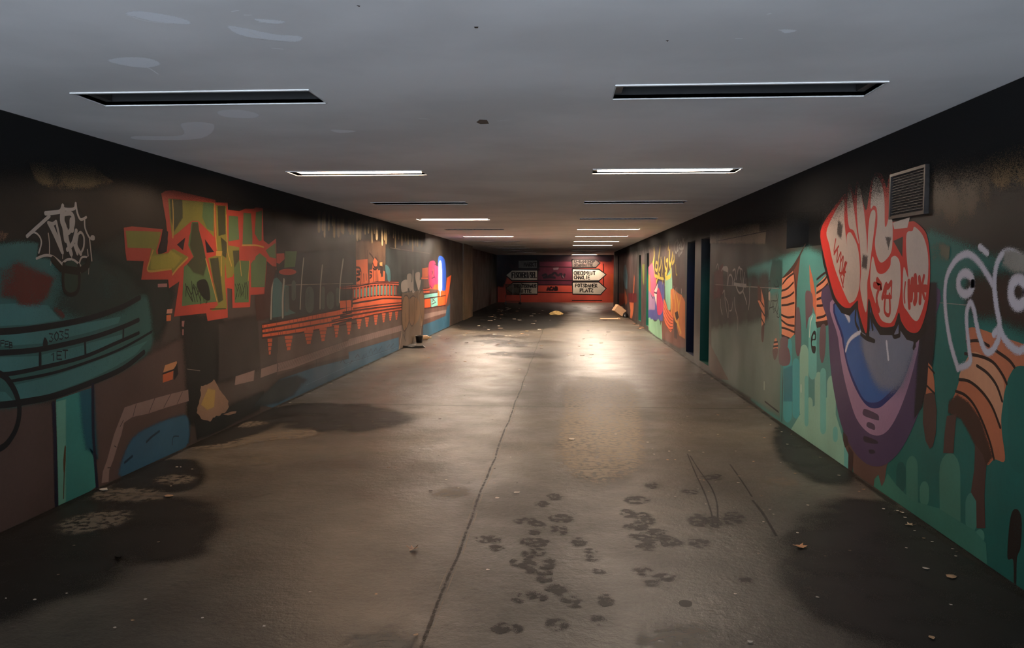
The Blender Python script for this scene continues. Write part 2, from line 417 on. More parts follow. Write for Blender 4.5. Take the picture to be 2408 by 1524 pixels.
# right wall: door openings (y0, y1, z0, z1)
DOORS = [(12.77, 13.60, .10, 2.12), (14.24, 15.13, .10, 2.12), (21.8, 22.55, .12, 2.1), (24.0, 24.9, .12, 2.1), (34.0, 34.8, .02, 2.3)]
TRANSOM = (7.24, 8.43, 1.80, 2.17)
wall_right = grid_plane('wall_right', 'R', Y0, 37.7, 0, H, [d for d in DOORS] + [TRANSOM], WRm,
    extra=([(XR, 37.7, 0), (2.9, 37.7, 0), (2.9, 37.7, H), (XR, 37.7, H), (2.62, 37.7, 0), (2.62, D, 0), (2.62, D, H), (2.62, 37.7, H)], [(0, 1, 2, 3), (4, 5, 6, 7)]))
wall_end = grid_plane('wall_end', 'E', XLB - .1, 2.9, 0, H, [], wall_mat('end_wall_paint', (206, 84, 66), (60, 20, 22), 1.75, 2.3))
dcol = [((24, 92, 80), (10, 12, 12)), ((14, 26, 62), (8, 8, 14)), ((30, 120, 96), (14, 20, 18)), ((24, 104, 90), (12, 16, 16)), ((16, 14, 16), (10, 8, 8))]
for i, (d, (c, k)) in enumerate(zip(DOORS, dcol)):
    dep = .95 if i < 2 else .35
    v, f = box_vf(XR, XR + dep, d[0], d[1], d[2], d[3], skip=('-x',))
    o = tag(mesh('door_%d' % (i + 1), v, f, wall_mat('doorway_paint_%d' % (i + 1), c, k, 1.35, 1.8)), kind='structure')
v, f = box_vf(XR, XR + .22, *TRANSOM, skip=('-x',))
tag(mesh('window_1', v, f, simple('transom_black', (7, 7, 7), .9)), kind='structure')

# ------------------------------------------------------------------ recessed ceiling lights
M_DIFF = {k: emitter('lit_diffuser', LAMP_COL if k != (1, 0) else (1.0, .66, .42), v) for k, v in LAMPS.items()}
M_HOUS = simple('fitting_enamel', (60, 58, 54), .5, .2, .3)
M_DARK = simple('empty_recess', (24, 23, 22), .8, 0, .2)
M_LIP = simple('lip_paint', (196, 194, 190), .6)
M_TUBE = simple('dead_tube', (120, 118, 112), .3)
LIT = {(1, 0), (1, 1), (3, 0), (4, 1), (5, 0), (5, 1), (6, 1), (7, 1)}
ordn = ['nearest', 'second', 'third', 'fourth', 'fifth', 'sixth', 'seventh', 'eighth', 'ninth', 'tenth', 'eleventh']
def light_unit(x0, x1, y, w, lit, label, group, depth=.11, tilt=0):
    r = bpy.data.objects.new('ceiling_light', None); r.empty_display_size = .1; cx = (x0 + x1) / 2; r.location = (cx, y, H); link(r)
    hx = (x1 - x0) / 2
    v, f = box_vf(-hx, hx, -w, w, 0, depth, skip=('-z',)); mesh('housing', v, f, M_HOUS if lit else M_DARK, r)
    # thin metal lip round the opening
    v = []; f = []
    for (a, b, c, d) in ((-hx - .006, hx + .006, -w - .022, -w), (-hx - .006, hx + .006, w, w + .006), (-hx - .006, -hx, -w, w), (hx, hx + .006, -w, w)):
        n = len(v); bv, bf = box_vf(a, b, c, d, -.006, .02); v += bv; f += [tuple(k + n for k in q) for q in bf]
    mesh('lip', v, f, M_LIP, r)
    if lit:
        v, f = box_vf(-hx + .05, hx - .05, -w + .018, w - .018, .012, .05); mesh('diffuser', v, f, M_DIFF[lit], r)
    v, f = box_vf(-hx + .002, -hx + .045, -w + .01, w - .01, .02, .09); mesh('end_cap', v, f, M_HOUS, r)
    v, f = box_vf(hx - .045, hx - .002, -w + .01, w - .01, .02, .09); mesh('end_cap', v, f, M_HOUS, r)
    tag(r, label, 'ceiling light', group); return r
for k, y in enumerate(ROWS):
    for s, (a, b) in enumerate(((LX0, LX1), (RX0, RX1))):
        lit = (k, s) in LIT; side = 'left' if s == 0 else 'right'
        light_unit(a, b, y, LW, (k, s) if lit else None, ('glowing warm recessed light panel in the ceiling, ' if lit else 'dark unlit recess for a light in the ceiling, ') + ordn[k] + ' in the ' + side + ' row',
                   'recessed light slots in two ceiling rows')
light_unit(.34, 1.65, END_ROW, .12, 'end', 'thin glowing light slot in the ceiling right before the red end wall', 'recessed light slots in two ceiling rows')

# ------------------------------------------------------------------ ventilation grille high on the right wall
def vent():
    c = [hit(u, v_, 'R') for u, v_ in ((2103, 404), (2186, 384), (2184, 500), (2102, 516))]
    y0, y1 = min(p.y for p in c), max(p.y for p in c); z0 = min(p.z for p in c); z1 = max(p.z for p in c) - .02
    r = bpy.data.objects.new('ventilation_grille', None); r.location = (XR, (y0 + y1) / 2, z0); link(r)
    hy = (y1 - y0) / 2; h = z1 - z0
    frm = simple('grille_frame', (48, 43, 40), .4, .6, .4); slat = simple('grille_slat', (84, 76, 70), .45, .4, .5); dk = simple('grille_dark', (14, 13, 13), .9)
    v = []; f = []
    def add(b):
        n = len(v); v.extend(b[0]); f.extend(tuple(k + n for k in q) for q in b[1])
    t = .018
    for b in ((-hy, hy, 0, t), (-hy, hy, h - t, h), (-hy, -hy + t, t, h - t), (hy - t, hy, t, h - t)): add(box_vf(-.03, -.001, *b))
    mesh('frame', v, f, frm, r)
    v, f = box_vf(-.004, -.002, -hy + t, hy - t, t, h - t); mesh('backing', v, f, dk, r)
    n_ = 15
    for k in range(n_):
        z = t + (h - 2 * t) * (k + .5) / n_
        sv = [(-.022, -hy + t, z - .004), (-.022, hy - t, z - .004), (-.008, hy - t, z + .008), (-.008, -hy + t, z + .008)]
        sv += [(a, b, c_ - .003) for a, b, c_ in sv]
        mesh('slat', sv, [(0, 1, 2, 3), (4, 7, 6, 5), (0, 4, 5, 1), (3, 2, 6, 7)], slat, r)
    v = []; f = []
    for k in range(26):
        y = -hy + t + (2 * hy - 2 * t) * (k + .5) / 26; add(box_vf(-.012, -.007, y - .0025, y + .0025, t, h - t))
    mesh('mesh_bars', v, f, frm, r)
    tag(r, 'grey metal ventilation grille set high in the right wall above red and white letters', 'ventilation grille')
vent()
# ------------------------------------------------------------------ LEFT WALL, painted pieces (coordinates read off enlarged views)
ZA = frame(0, 440, 3.81); ZB = frame(280, 430, 4.354); ZC = frame(0, 780, 3.313); ZD = frame(420, 680, 4.4825)
ZE = frame(600, 540, 5.8615); ZF = frame(780, 560, 5.08); ZG = frame(930, 540, 6.096)
def patches(pl, parent, items, smooth=False, rough=None):
    """paint fields that are simply the wall's own coat: (name, colour, points, softness, broken)"""
    for name, c, pts, soft, brk in items:
        p = Paint(pl); p.poly(pts, soft=soft, smooth=smooth)
        mesh(name, p.v, p.f, paint(c, .9, True, brk, rough), parent, p.a)

# coats of paint on the left wall itself
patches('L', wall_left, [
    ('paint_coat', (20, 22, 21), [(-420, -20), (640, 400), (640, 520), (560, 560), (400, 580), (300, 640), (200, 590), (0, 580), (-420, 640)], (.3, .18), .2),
    ('paint_coat', (30, 44, 40), [(180, 620), (320, 560), (400, 700), (370, 780), (300, 760)], (.2, .15), .2),
    ('paint_coat', (92, 74, 68), ZC([(-300, 600), (400, 600), (1450, 60), (1450, 900), (900, 1160), (420, 1400), (-500, 1900), (-500, 600)]), (.15, .08), .1),
    ('paint_coat', (24, 28, 25), ZD([(20, 310), (420, 330), (520, 400), (520, 900), (300, 960), (170, 1400), (120, 1420), (100, 800), (70, 500)]), (.12, .1), .3),
    ('paint_coat', (52, 48, 45), ZD([(430, 400), (820, 320), (850, 800), (600, 900), (430, 950)]), (.1, .1), .3),
    ('paint_coat', (20, 28, 28), ZD([(170, 1400), (430, 1300), (900, 1100), (850, 1250), (500, 1450), (200, 1560)]), (.1, .06), .3),
    ('paint_coat', (98, 80, 72), ZF([(-100, 1000), (830, 830), (830, 1240), (-300, 1500), (-650, 1620), (-650, 1100)]), (.1, .05), .1),
    ('paint_coat', (48, 54, 54), ZE([(230, 680), (600, 350), (1200, 300), (1380, 420), (1400, 760), (1180, 1100), (200, 1240)]), (.25, .06), .3),
    ('paint_coat', (50, 62, 62), ZF([(640, 130), (1060, 200), (1080, 640), (820, 660), (640, 500)]), (.3, .05), .3),
    ('paint_coat', (112, 84, 66), ZF([(290, 60), (640, 60), (640, 300), (290, 250)]), (.3, .08), .4),
    ('paint_coat', (104, 78, 70), ZG([(415, 600), (770, 700), (790, 1390), (560, 1500), (400, 1460)]), (.3, .03), .2),
    ('paint_coat', (66, 58, 50), ZG([(790, 500), (970, 520), (950, 1330), (790, 1390)]), (.2, .08), .5),
    ('paint_coat', (128, 104, 70), [(72, 392), (150, 384), (215, 392), (262, 425), (210, 432), (140, 436), (90, 420)], (.08, .05), .6),
    ('paint_coat', (118, 88, 70), ZA([(-300, 400), (0, 410), (60, 425), (30, 470), (-300, 520)]), (.04, .03), .5),
])
# worn cream runs below the ceiling mid-wall, brightened and widened as painted lamp glare
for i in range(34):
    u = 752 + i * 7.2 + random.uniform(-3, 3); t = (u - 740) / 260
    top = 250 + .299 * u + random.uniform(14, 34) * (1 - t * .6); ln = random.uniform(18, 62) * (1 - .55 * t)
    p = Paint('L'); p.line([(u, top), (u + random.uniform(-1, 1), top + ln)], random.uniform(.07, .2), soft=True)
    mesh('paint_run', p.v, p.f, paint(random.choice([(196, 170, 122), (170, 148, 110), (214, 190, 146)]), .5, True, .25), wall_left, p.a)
# joints between wall panels
p = Paint('L')
for pts in ([(652, 520), (652, 830)], [(744, 845), (744, 900)], [(440, 860), (452, 800)]): p.line(pts, .012)
mesh('panel_joint', p.v, p.f, paint((14, 14, 14)), wall_left, p.a)
p = Paint('L')
p.line([(655, 671), (830, 666)], .008); p.line([(918, 583), (1010, 596)], .012); p.line([(440, 868), (470, 872)], .006)
mesh('scratch_line', p.v, p.f, paint((150, 138, 126), broken=.5), wall_left, p.a)

# teal hull with beams and a round pillar
t = Piece('painted_mural', 'dark teal mural of a curved hull with black beams on a round teal pillar', 'mural', 'L')
p = t.part('hull', (54, 100, 94), soft=True)
p.poly(ZA([(-500, 560), (0, 545), (300, 530), (700, 620), (1000, 800), (1200, 950), (1290, 1000), (1330, 1250)]) + ZC([(1150, 130), (950, 280), (700, 390), (420, 490), (150, 550), (0, 570), (-400, 590)]), smooth=True, soft=(.10, .05))
p = t.part('shadow_spray', (30, 52, 48), soft=True, broken=.3)
p.poly(ZA([(520, 560), (800, 640), (1100, 800), (1230, 930), (1100, 1040), (800, 1110), (560, 1050), (640, 850)]), soft=(.25, .12))
p = t.part('pale_panel', (70, 122, 118), broken=.25)
p.poly(ZA([(-300, 1060), (200, 1040), (430, 1060), (540, 1190), (300, 1230), (-300, 1260)]))
for q in ([(-300, 1350), (400, 1290), (780, 1215), (1080, 1160), (1060, 1220), (800, 1300), (380, 1400), (-300, 1450)],): p.poly(ZA(q))
for q in ([(-200, 205), (300, 190), (300, 280), (100, 310), (-200, 320)], [(325, 180), (655, 105), (655, 190), (325, 270)], [(670, 95), (950, 20), (950, 60), (900, 90), (670, 185)],
          [(115, 415), (420, 345), (700, 250), (1000, 130), (1150, 70), (1050, 180), (900, 270), (700, 370), (400, 480), (160, 540), (140, 470)], [(-200, 460), (40, 470), (115, 550), (-200, 575)]): p.poly(ZC(q))
p = t.part('beam_line', (12, 24, 30))
p.line(ZA([(-300, 1300), (100, 1290), (480, 1240), (800, 1175), (1080, 1080), (1250, 990)]), .042)
p.line(ZA([(-300, 1500), (100, 1480), (380, 1450), (800, 1355), (1080, 1260), (1240, 1190)]), .036)
p.line(ZC([(-200, 345), (60, 330), (300, 285), (640, 200), (900, 90), (1080, 10)]), .028)
p.line(ZC([(60, 390), (400, 325), (700, 230), (950, 130), (1180, 0)]), .020)
p.line(ZC([(-300, 580), (0, 572), (200, 545), (420, 500), (700, 400), (950, 290), (1120, 160)]), .042)
p.line(ZC([(-200, 290), (0, 330), (90, 420), (145, 560), (140, 700), (90, 820), (0, 910), (-200, 960)]), .04)
p.line(ZC([(310, 165), (310, 285)]), .026); p.line(ZC([(660, 85), (665, 195)]), .022); p.line(ZC([(960, -20), (958, 60)]), .022)
p = t.part('marker_writing', (14, 26, 28))
text(p, '3035', *ZA([(440, 1310)])[0], *ZA([(615, 1385)])[0], .010, dy=-8)
p = t.part('marker_writing', (14, 26, 28)); text(p, '1ET', *ZC([(395, 165)])[0], *ZC([(525, 225)])[0], .010, dy=-6)
p = t.part('marker_writing', (14, 26, 28)); text(p, 'FEB', *ZA([(5, 1375)])[0], *ZA([(110, 1425)])[0], .008, dy=4)
p.poly(ZA([(400, 1345), (425, 1390), (415, 1440), (385, 1430), (383, 1390)]), smooth=True)
p = t.part('pillar', (60, 140, 130))
p.poly(ZC([(435, 530), (705, 440), (715, 700), (745, 1210), (700, 1290), (480, 1360), (455, 1360)]))
p = t.part('pillar_highlight', (108, 168, 146), soft=True)
p.poly(ZC([(445, 545), (500, 530), (500, 900), (500, 1330), (462, 1350)]), soft=(.03, .01))
p = t.part('pillar_shade', (24, 90, 104), soft=True)
p.poly(ZC([(640, 470), (705, 445), (715, 700), (735, 1000), (690, 900), (660, 700)]), soft=(.08, .04))
p = t.part('pillar_edge', (16, 24, 48), soft=True)
p.line(ZC([(415, 560), (428, 900), (438, 1360)]), .035, soft=True); p.line(ZC([(720, 420), (725, 800), (755, 1210)]), .035, soft=True)
p = t.part('rust_streak', (86, 62, 34), broken=.2)
p.line(ZC([(505, 900), (500, 1000), (498, 1090)]), .026, taper=True); p.line(ZC([(498, 1090), (492, 1300)]), .010)
t.done()
t = Piece('painted_smear', 'dull red paint smear sprayed over the teal mural on the near left wall', 'paint smear', 'L')
t.part('smear', (96, 44, 38), soft=True, broken=.5).poly(ZA([(60, 760), (140, 700), (330, 780), (460, 830), (400, 960), (330, 1030), (190, 1010), (150, 960), (60, 960)]), soft=(.10, .06)).line(ZA([(500, 1100), (560, 1150)]), .05, soft=True)
t.done()

# white spiky tag
t = Piece('graffiti_tag', 'thin white spiky tag sprayed on black at the far left of the near wall', 'graffiti tag', 'L')
p = t.part('backing', (18, 24, 26), soft=True)
p.poly(ZA([(250, 440), (420, 260), (560, 180), (680, 190), (750, 300), (790, 440), (820, 650), (720, 640), (640, 640), (540, 660), (430, 610), (340, 620), (360, 480)]), soft=.04)
p = t.part('outline', (176, 160, 146))
for q, w in (([(240, 440), (340, 350), (440, 260)], .034), ([(405, 235), (480, 228), (540, 215), (560, 165)], .04), ([(560, 165), (570, 195), (660, 195), (676, 145)], .03), ([(676, 145), (690, 230), (720, 290), (770, 270)], .026),
             ([(755, 290), (760, 370), (800, 455), (830, 455)], .022), ([(800, 470), (810, 560), (820, 660)], .018), ([(240, 440), (300, 405), (350, 440), (368, 500), (345, 590)], .018), ([(325, 640), (400, 612), (470, 622), (545, 680)], .024),
             ([(550, 690), (600, 650), (660, 655), (715, 700)], .024), ([(705, 690), (730, 630), (790, 635), (800, 690)], .02), ([(820, 455), (835, 455)], .05)): p.line(ZA(q), w * .72)
p = t.part('lettering', (170, 154, 140))
for q, w in (([(430, 320), (470, 330), (500, 310)], .035), ([(440, 330), (490, 430), (555, 580)], .045), ([(500, 310), (520, 400), (560, 590)], .03), ([(470, 350), (505, 430), (540, 490)], .03), ([(560, 200), (555, 300), (575, 360), (590, 470)], .07),
             ([(575, 240), (630, 235), (655, 280), (650, 350), (610, 410)], .045), ([(640, 300), (640, 380)], .07), ([(590, 380), (600, 470), (635, 600)], .05), ([(680, 390), (650, 500), (600, 560)], .045), ([(690, 430), (680, 520), (720, 600)], .04),
             ([(690, 430), (720, 405), (748, 450), (745, 540), (715, 600)], .026), ([(430, 415), (440, 500), (440, 600)], .014), ([(640, 600), (638, 680)], .01), ([(560, 580), (558, 640)], .01), ([(660, 520), (690, 600)], .03), ([(780, 560), (790, 650)], .015)): p.line(ZA(q), w * .72)
p = t.part('drips', (150, 140, 130), broken=.4)
for q in ([(555, 700), (555, 900)], [(722, 700), (705, 900)], [(638, 680), (636, 780)], [(795, 680), (790, 780)], [(455, 640), (452, 700)]): p.line(ZA(q), .007)
t.done()
t = Piece('painted_capsule', 'dark green capsule with black outline hanging below the white spiky tag', 'painted shape', 'L')
p = t.part('fill', (34, 58, 48)); p.drip(*[a for a in (ZA([(562, 0)])[0][0], ZA([(705, 0)])[0][0], ZA([(0, 655)])[0][1], ZA([(0, 965)])[0][1])])
p = t.part('outline', (10, 16, 14)); p.line(ZA([(568, 690), (560, 800), (565, 900), (590, 950), (635, 965), (680, 945), (703, 890), (706, 780), (700, 700)]), .03)
p.line(ZA([(470, 650), (540, 730)]), .05); p.line(ZA([(790, 650), (780, 700), (730, 740)]), .05); p.poly(ZA([(570, 700), (700, 720), (700, 790), (570, 770)]))
t.done()

# red and green block letters
t = Piece('graffiti_lettering', 'big olive green block letters with red outlines sprayed on the near left wall', 'graffiti', 'L')
p = t.part('red_outline', (178, 68, 54))
p.poly(ZB([(45, 460), (130, 445), (445, 475), (425, 590), (395, 690), (400, 740), (485, 705), (498, 600), (480, 400), (430, 110), (470, 82), (560, 75), (985, 175), (985, 200), (1110, 205), (1112, 275), (1230, 290), (1290, 265), (1380, 265), (1395, 250), (1470, 258), (1478, 590), (1530, 630), (1605, 570), (1610, 890), (1510, 800),
    (1500, 1140), (1345, 1148), (1340, 1272), (1160, 1282), (1155, 1085), (1105, 1078), (1112, 1380), (905, 1415), (890, 1335), (560, 1370), (615, 1010), (510, 1080), (500, 990), (225, 992), (250, 802), (75, 795), (60, 680)]))
p.poly(ZB([(1612, 725), (1690, 720), (1695, 780), (1640, 830), (1612, 820)])); p.drip(ZB([(1635, 0)])[0][0], ZB([(1815, 0)])[0][0], ZB([(0, 880)])[0][1], ZB([(0, 945)])[0][1])
p = t.part('olive_fill', (128, 124, 54), broken=.15)
p.poly(ZB([(65, 490), (430, 502), (400, 620), (375, 700), (385, 735), (520, 715), (545, 670), (712, 762), (640, 830), (550, 942), (535, 885), (290, 908), (318, 720), (330, 672), (85, 665)]))
p.poly(ZB([(500, 160), (700, 180), (968, 205), (972, 560), (900, 490), (805, 388), (745, 388), (700, 440), (560, 540), (545, 570), (520, 400)]))
p.poly(ZB([(988, 228), (1095, 235), (1100, 500), (1120, 660), (1085, 770), (1080, 1000), (1105, 1290), (940, 1312), (1010, 1250), (960, 1000), (910, 770), (1000, 740), (995, 500)]))
p.poly(ZB([(1120, 640), (1230, 660), (1225, 790), (1160, 960), (1100, 980), (1085, 800)]))
p = t.part('green_fill', (86, 112, 72), broken=.2)
p.poly(ZB([(860, 200), (965, 212), (965, 500), (900, 470), (850, 350)]))
p.poly(ZB([(742, 400), (805, 400), (850, 600), (890, 790), (1010, 1215), (640, 1262), (662, 860), (765, 770), (705, 640), (722, 500)]))
p.poly(ZB([(1120, 335), (1215, 345), (1228, 580), (1120, 600)])); p.poly(ZB([(1272, 305), (1350, 312), (1365, 560), (1362, 640), (1262, 642)]))
p.poly(ZB([(1400, 300), (1462, 285), (1458, 590), (1420, 600), (1385, 540)])); p.poly(ZB([(1172, 790), (1330, 800), (1325, 1222), (1182, 1228)]))
p.poly(ZB([(1400, 750), (1440, 720), (1508, 775), (1490, 1068), (1350, 1070), (1348, 830)])); p.poly(ZB([(1500, 690), (1600, 615), (1605, 775), (1540, 760)]))
p.poly(ZB([(1700, 700), (1820, 700), (1800, 860), (1690, 870)]))
p = t.part('dark_fill', (62, 66, 44), soft=True, broken=.3)
p.poly(ZB([(520, 180), (640, 190), (640, 350), (560, 480), (535, 350)]), soft=.03); p.poly(ZB([(755, 420), (800, 420), (850, 640), (890, 830), (860, 940), (760, 900), (700, 840), (770, 760), (730, 640)]), soft=.03)
p.poly(ZB([(930, 780), (1010, 770), (1060, 1200), (1020, 1220), (970, 1000)]), soft=.02); p.poly(ZB([(1010, 240), (1080, 240), (1085, 520), (1020, 540)]), soft=.02)
p.poly(ZB([(1165, 700), (1225, 700), (1225, 780), (1180, 860)]), soft=.02); p.poly(ZB([(1040, 560), (1100, 620), (1090, 760), (1060, 740)]), soft=.02)
p = t.part('inner_red', (174, 66, 54))
p.poly(ZB([(735, 395), (560, 545), (500, 610), (505, 700), (560, 670), (700, 740), (690, 640), (730, 500)])); p.poly(ZB([(808, 388), (870, 450), (985, 570), (1000, 700), (890, 750), (860, 640), (815, 480)]))
p.poly(ZB([(1235, 655), (1440, 680), (1400, 720), (1390, 790), (1340, 800), (1235, 780)])); p.poly(ZB([(1222, 300), (1268, 300), (1262, 640), (1232, 640)])); p.poly(ZB([(1362, 480), (1440, 610), (1365, 640)]))
p = t.part('cutout', (26, 18, 28))
p.poly(ZB([(675, 560), (590, 632), (652, 692)])); p.poly(ZB([(875, 575), (972, 710), (895, 716)])); p.poly(ZB([(455, 480), (500, 500), (485, 700), (400, 705)]))
p = t.part('yellow_edge', (188, 148, 72), broken=.3)
for q in ([(345, 690), (310, 800), (292, 900), (420, 895), (530, 880)], [(545, 940), (600, 870), (700, 770)], [(545, 180), (552, 350), (548, 560)], [(975, 215), (980, 450), (1000, 680)], [(1095, 330), (1100, 500), (1110, 700), (1150, 850)], [(885, 780), (930, 950), (1000, 1210)], [(1335, 800), (1320, 1000)], [(1045, 760), (1045, 950)], [(1235, 800), (1250, 950)], [(1260, 640), (1400, 640), (1480, 660)]):
    p.line(ZB(q), .018)
p.poly(ZB([(990, 695), (1055, 700), (1045, 750), (990, 748)]))
t.part('olive_glow', (156, 146, 60), soft=True, broken=.4).poly(ZB([(330, 760), (500, 740), (520, 700), (640, 770), (560, 860), (320, 880)]), soft=.03)
p = t.part('black_scribble', (24, 28, 20))
for x in range(9): p.line(ZB([(680 + x * 27 + random.uniform(-8, 8), 1010 + random.uniform(-10, 60)), (700 + x * 26, 1120), (735 + x * 22 + random.uniform(-15, 15), 1170 + random.uniform(0, 70))]), .012)
p.poly(ZB([(800, 1010), (880, 990), (920, 1080), (925, 1200), (860, 1180), (800, 1080)]), smooth=True)
p.line(ZB([(680, 1160), (690, 1060), (740, 1140), (760, 1040), (790, 1150), (830, 1040)]), .012)
p = t.part('black_scribble', (24, 28, 20))
for x in range(6): p.line(ZB([(1185 + x * 24, 1020 + random.uniform(0, 20)), (1205 + x * 22, 1100), (1200 + x * 22, 1190 + random.uniform(-30, 20))]), .011)
p.line(ZB([(1190, 1190), (1230, 1030), (1250, 1150), (1300, 1020), (1310, 1190)]), .011); p.line(ZB([(930, 1292), (1090, 1290)]), .008)
t.done()
t = Piece('painted_block', 'small orange box with a pale lid painted on the brown lower left wall', 'painted shape', 'L')
t.part('lid', (198, 140, 96)).poly(ZC([(1285, 262), (1375, 230), (1380, 250), (1350, 292), (1270, 318)]))
t.part('box', (190, 98, 60)).poly(ZC([(1268, 335), (1350, 305), (1345, 372), (1268, 398)]))
p = t.part('outline', (24, 22, 24)); p.line(ZC([(1266, 330), (1352, 298)]), .012); p.poly(ZC([(1380, 240), (1388, 330), (1355, 380), (1352, 300)]))
t.done()
t = Piece('painted_block', 'small pink and orange box painted left of the red block letters, below their arrow', 'painted shape', 'L')
t.part('lid', (206, 140, 116)).poly(ZB([(490, 1295), (545, 1290), (540, 1335), (483, 1340)])); t.part('box', (206, 110, 66)).poly(ZB([(483, 1355), (530, 1350), (528, 1410), (483, 1418)]))
p = t.part('dash', (160, 110, 106)); p.poly(ZB([(640, 1415), (668, 1412), (662, 1475), (640, 1470)])); p.poly(ZB([(645, 1500), (662, 1500), (660, 1560), (645, 1560)])); p.poly(ZB([(395, 1035), (490, 1030), (490, 1065), (395, 1070)]))
t.done()

# grey stone ledge and blue water
t = Piece('painted_ledge', 'grey stone edging band painted low on the left wall, bending down beside the teal pillar', 'mural', 'L')
p = t.part('stone_band', (142, 118, 110))
p.poly(ZC([(970, 590), (1060, 560), (1200, 520), (1330, 485), (1465, 452), (1470, 540), (1300, 590), (1150, 640), (1030, 665), (965, 710), (945, 800), (910, 905), (882, 1000), (850, 1080), (845, 1170), (790, 1180), (800, 1090), (833, 1000), (860, 900), (888, 800), (930, 690)]))
p.poly(ZD([(600, 920), (800, 855), (790, 965), (590, 1012)])); p.poly(ZD([(870, 840), (1035, 785), (1040, 870), (862, 935)]))
p.poly(ZD([(1045, 782), (1200, 740), (1793, 540)]) + ZF([(200, 1208), (500, 1130), (835, 1040), (835, 1108), (500, 1200), (200, 1292), (0, 1362)]) + ZD([(1793, 610), (1200, 835), (1050, 870)]))
p.poly(ZG([(410, 1212), (560, 1180), (732, 1148), (730, 1195), (560, 1240), (410, 1288)]))
p = t.part('joint_line', (60, 48, 46))
for a, b in (((1060, 565), (1035, 660)), ((1205, 520), (1160, 630)), ((1330, 487), (1275, 590)), ((1420, 470), (1380, 560)), ((935, 740), (960, 690)), ((890, 890), (905, 900)), ((838, 1060), (860, 1060))): p.line(ZC([a, b]), .007)
for k in range(40):
    tt = k / 40; a = (1060 + (1793 - 1060) * tt, 778 - 238 * tt); b = (a[0] - 25, a[1] + 82); p.line(ZD([a, b]), .006)
for k in range(34):
    tt = k / 34; x = 20 + 810 * tt; y = 1262 - 222 * tt; p.line(ZF([(x, y), (x - 14, y + 78)]), .007)
for k in range(16): tt = k / 16; p.line(ZG([(415 + 315 * tt, 1210 - 60 * tt), (410 + 315 * tt, 1280 - 85 * tt)]), .008)
t.done()
t = Piece('painted_water', 'blue band of water painted along the foot of the left wall, with scribbled waves', 'mural', 'L')
p = t.part('water', (54, 98, 122), soft=True)
p.poly(ZC([(955, 1120), (985, 960), (1060, 830), (1200, 750), (1360, 690), (1450, 690), (1440, 900), (1300, 990), (1100, 1080)]), smooth=True, soft=(.08, .05))
p.poly(ZD([(830, 1190), (960, 1080), (1060, 960), (1440, 830), (1793, 740)]) + ZF([(200, 1370), (500, 1280), (800, 1190), (800, 1345), (640, 1420), (400, 1540)]) + [(780, 905), (640, 975)], soft=(.08, .02))
p.poly(ZG([(398, 1370), (560, 1310), (715, 1240), (740, 1110), (782, 1060), (775, 1400), (560, 1500), (390, 1560)]), soft=(.05, .01))
t.part('dark_water', (24, 44, 50), soft=True, broken=.2).poly(ZD([(830, 1200), (960, 1080), (1060, 980), (1240, 930), (1300, 960), (1200, 1100), (1050, 1180)]), soft=(.5, .06))
p = t.part('scribble', (20, 48, 74))
p.line(ZF([(170, 1500), (300, 1460), (440, 1415), (560, 1370), (760, 1310)]), .006)
for q in ([(100, 1490), (130, 1450), (160, 1500)], [(215, 1500), (245, 1460)], [(280, 1430), (310, 1390), (330, 1420)], [(360, 1450), (385, 1390), (395, 1440), (410, 1370), (430, 1440)], [(445, 1370), (470, 1320), (490, 1380)], [(500, 1360), (530, 1310), (545, 1370)], [(560, 1350), (600, 1290), (600, 1320)], [(660, 1310), (690, 1270), (700, 1310), (740, 1260)]): p.line(ZF(q), .016, smooth=False)
p = t.part('foam_line', (96, 140, 160), broken=.5); p.line(ZF([(170, 1505), (440, 1422), (800, 1300)]), .004); p.line([(720, 905), (820, 860)], .004)
p = t.part('wave_mark', (16, 44, 62), soft=True); p.line(ZC([(1140, 860), (1180, 820), (1240, 775)]), .02, soft=True); p.line(ZC([(1340, 880), (1350, 820), (1390, 815)]), .012, soft=True); p.line(ZC([(970, 1020), (1030, 970)]), .02, soft=True)
t.done()

# pale bare spot where plaster has broken away
t = Piece('plaster_patch', 'rough pale yellowish bare plaster patch at the foot of the left wall', 'plaster patch', 'L')
q = []
for k in range(46):
    a = 2 * math.pi * k / 46; cx, cy = 340, 1180; rx = 150 + 40 * math.sin(3 * a + 1) + random.uniform(-10, 10); ry = 205 + 22 * math.sin(4 * a) + random.uniform(-14, 14)
    q.append((cx + rx * math.cos(a), cy + ry * math.sin(a)))
p = t.part('bare_plaster', (146, 118, 98), broken=.25); p.poly(ZD(q)); p.poly(ZD([(470, 1320), (560, 1290), (610, 1285), (600, 1310), (520, 1330)]))
t.part('yellow_stain', (172, 144, 84), soft=True, broken=.3).poly(ZD([(310, 1060), (380, 1070), (370, 1230), (300, 1260), (240, 1220)]), soft=.03)
t.done()

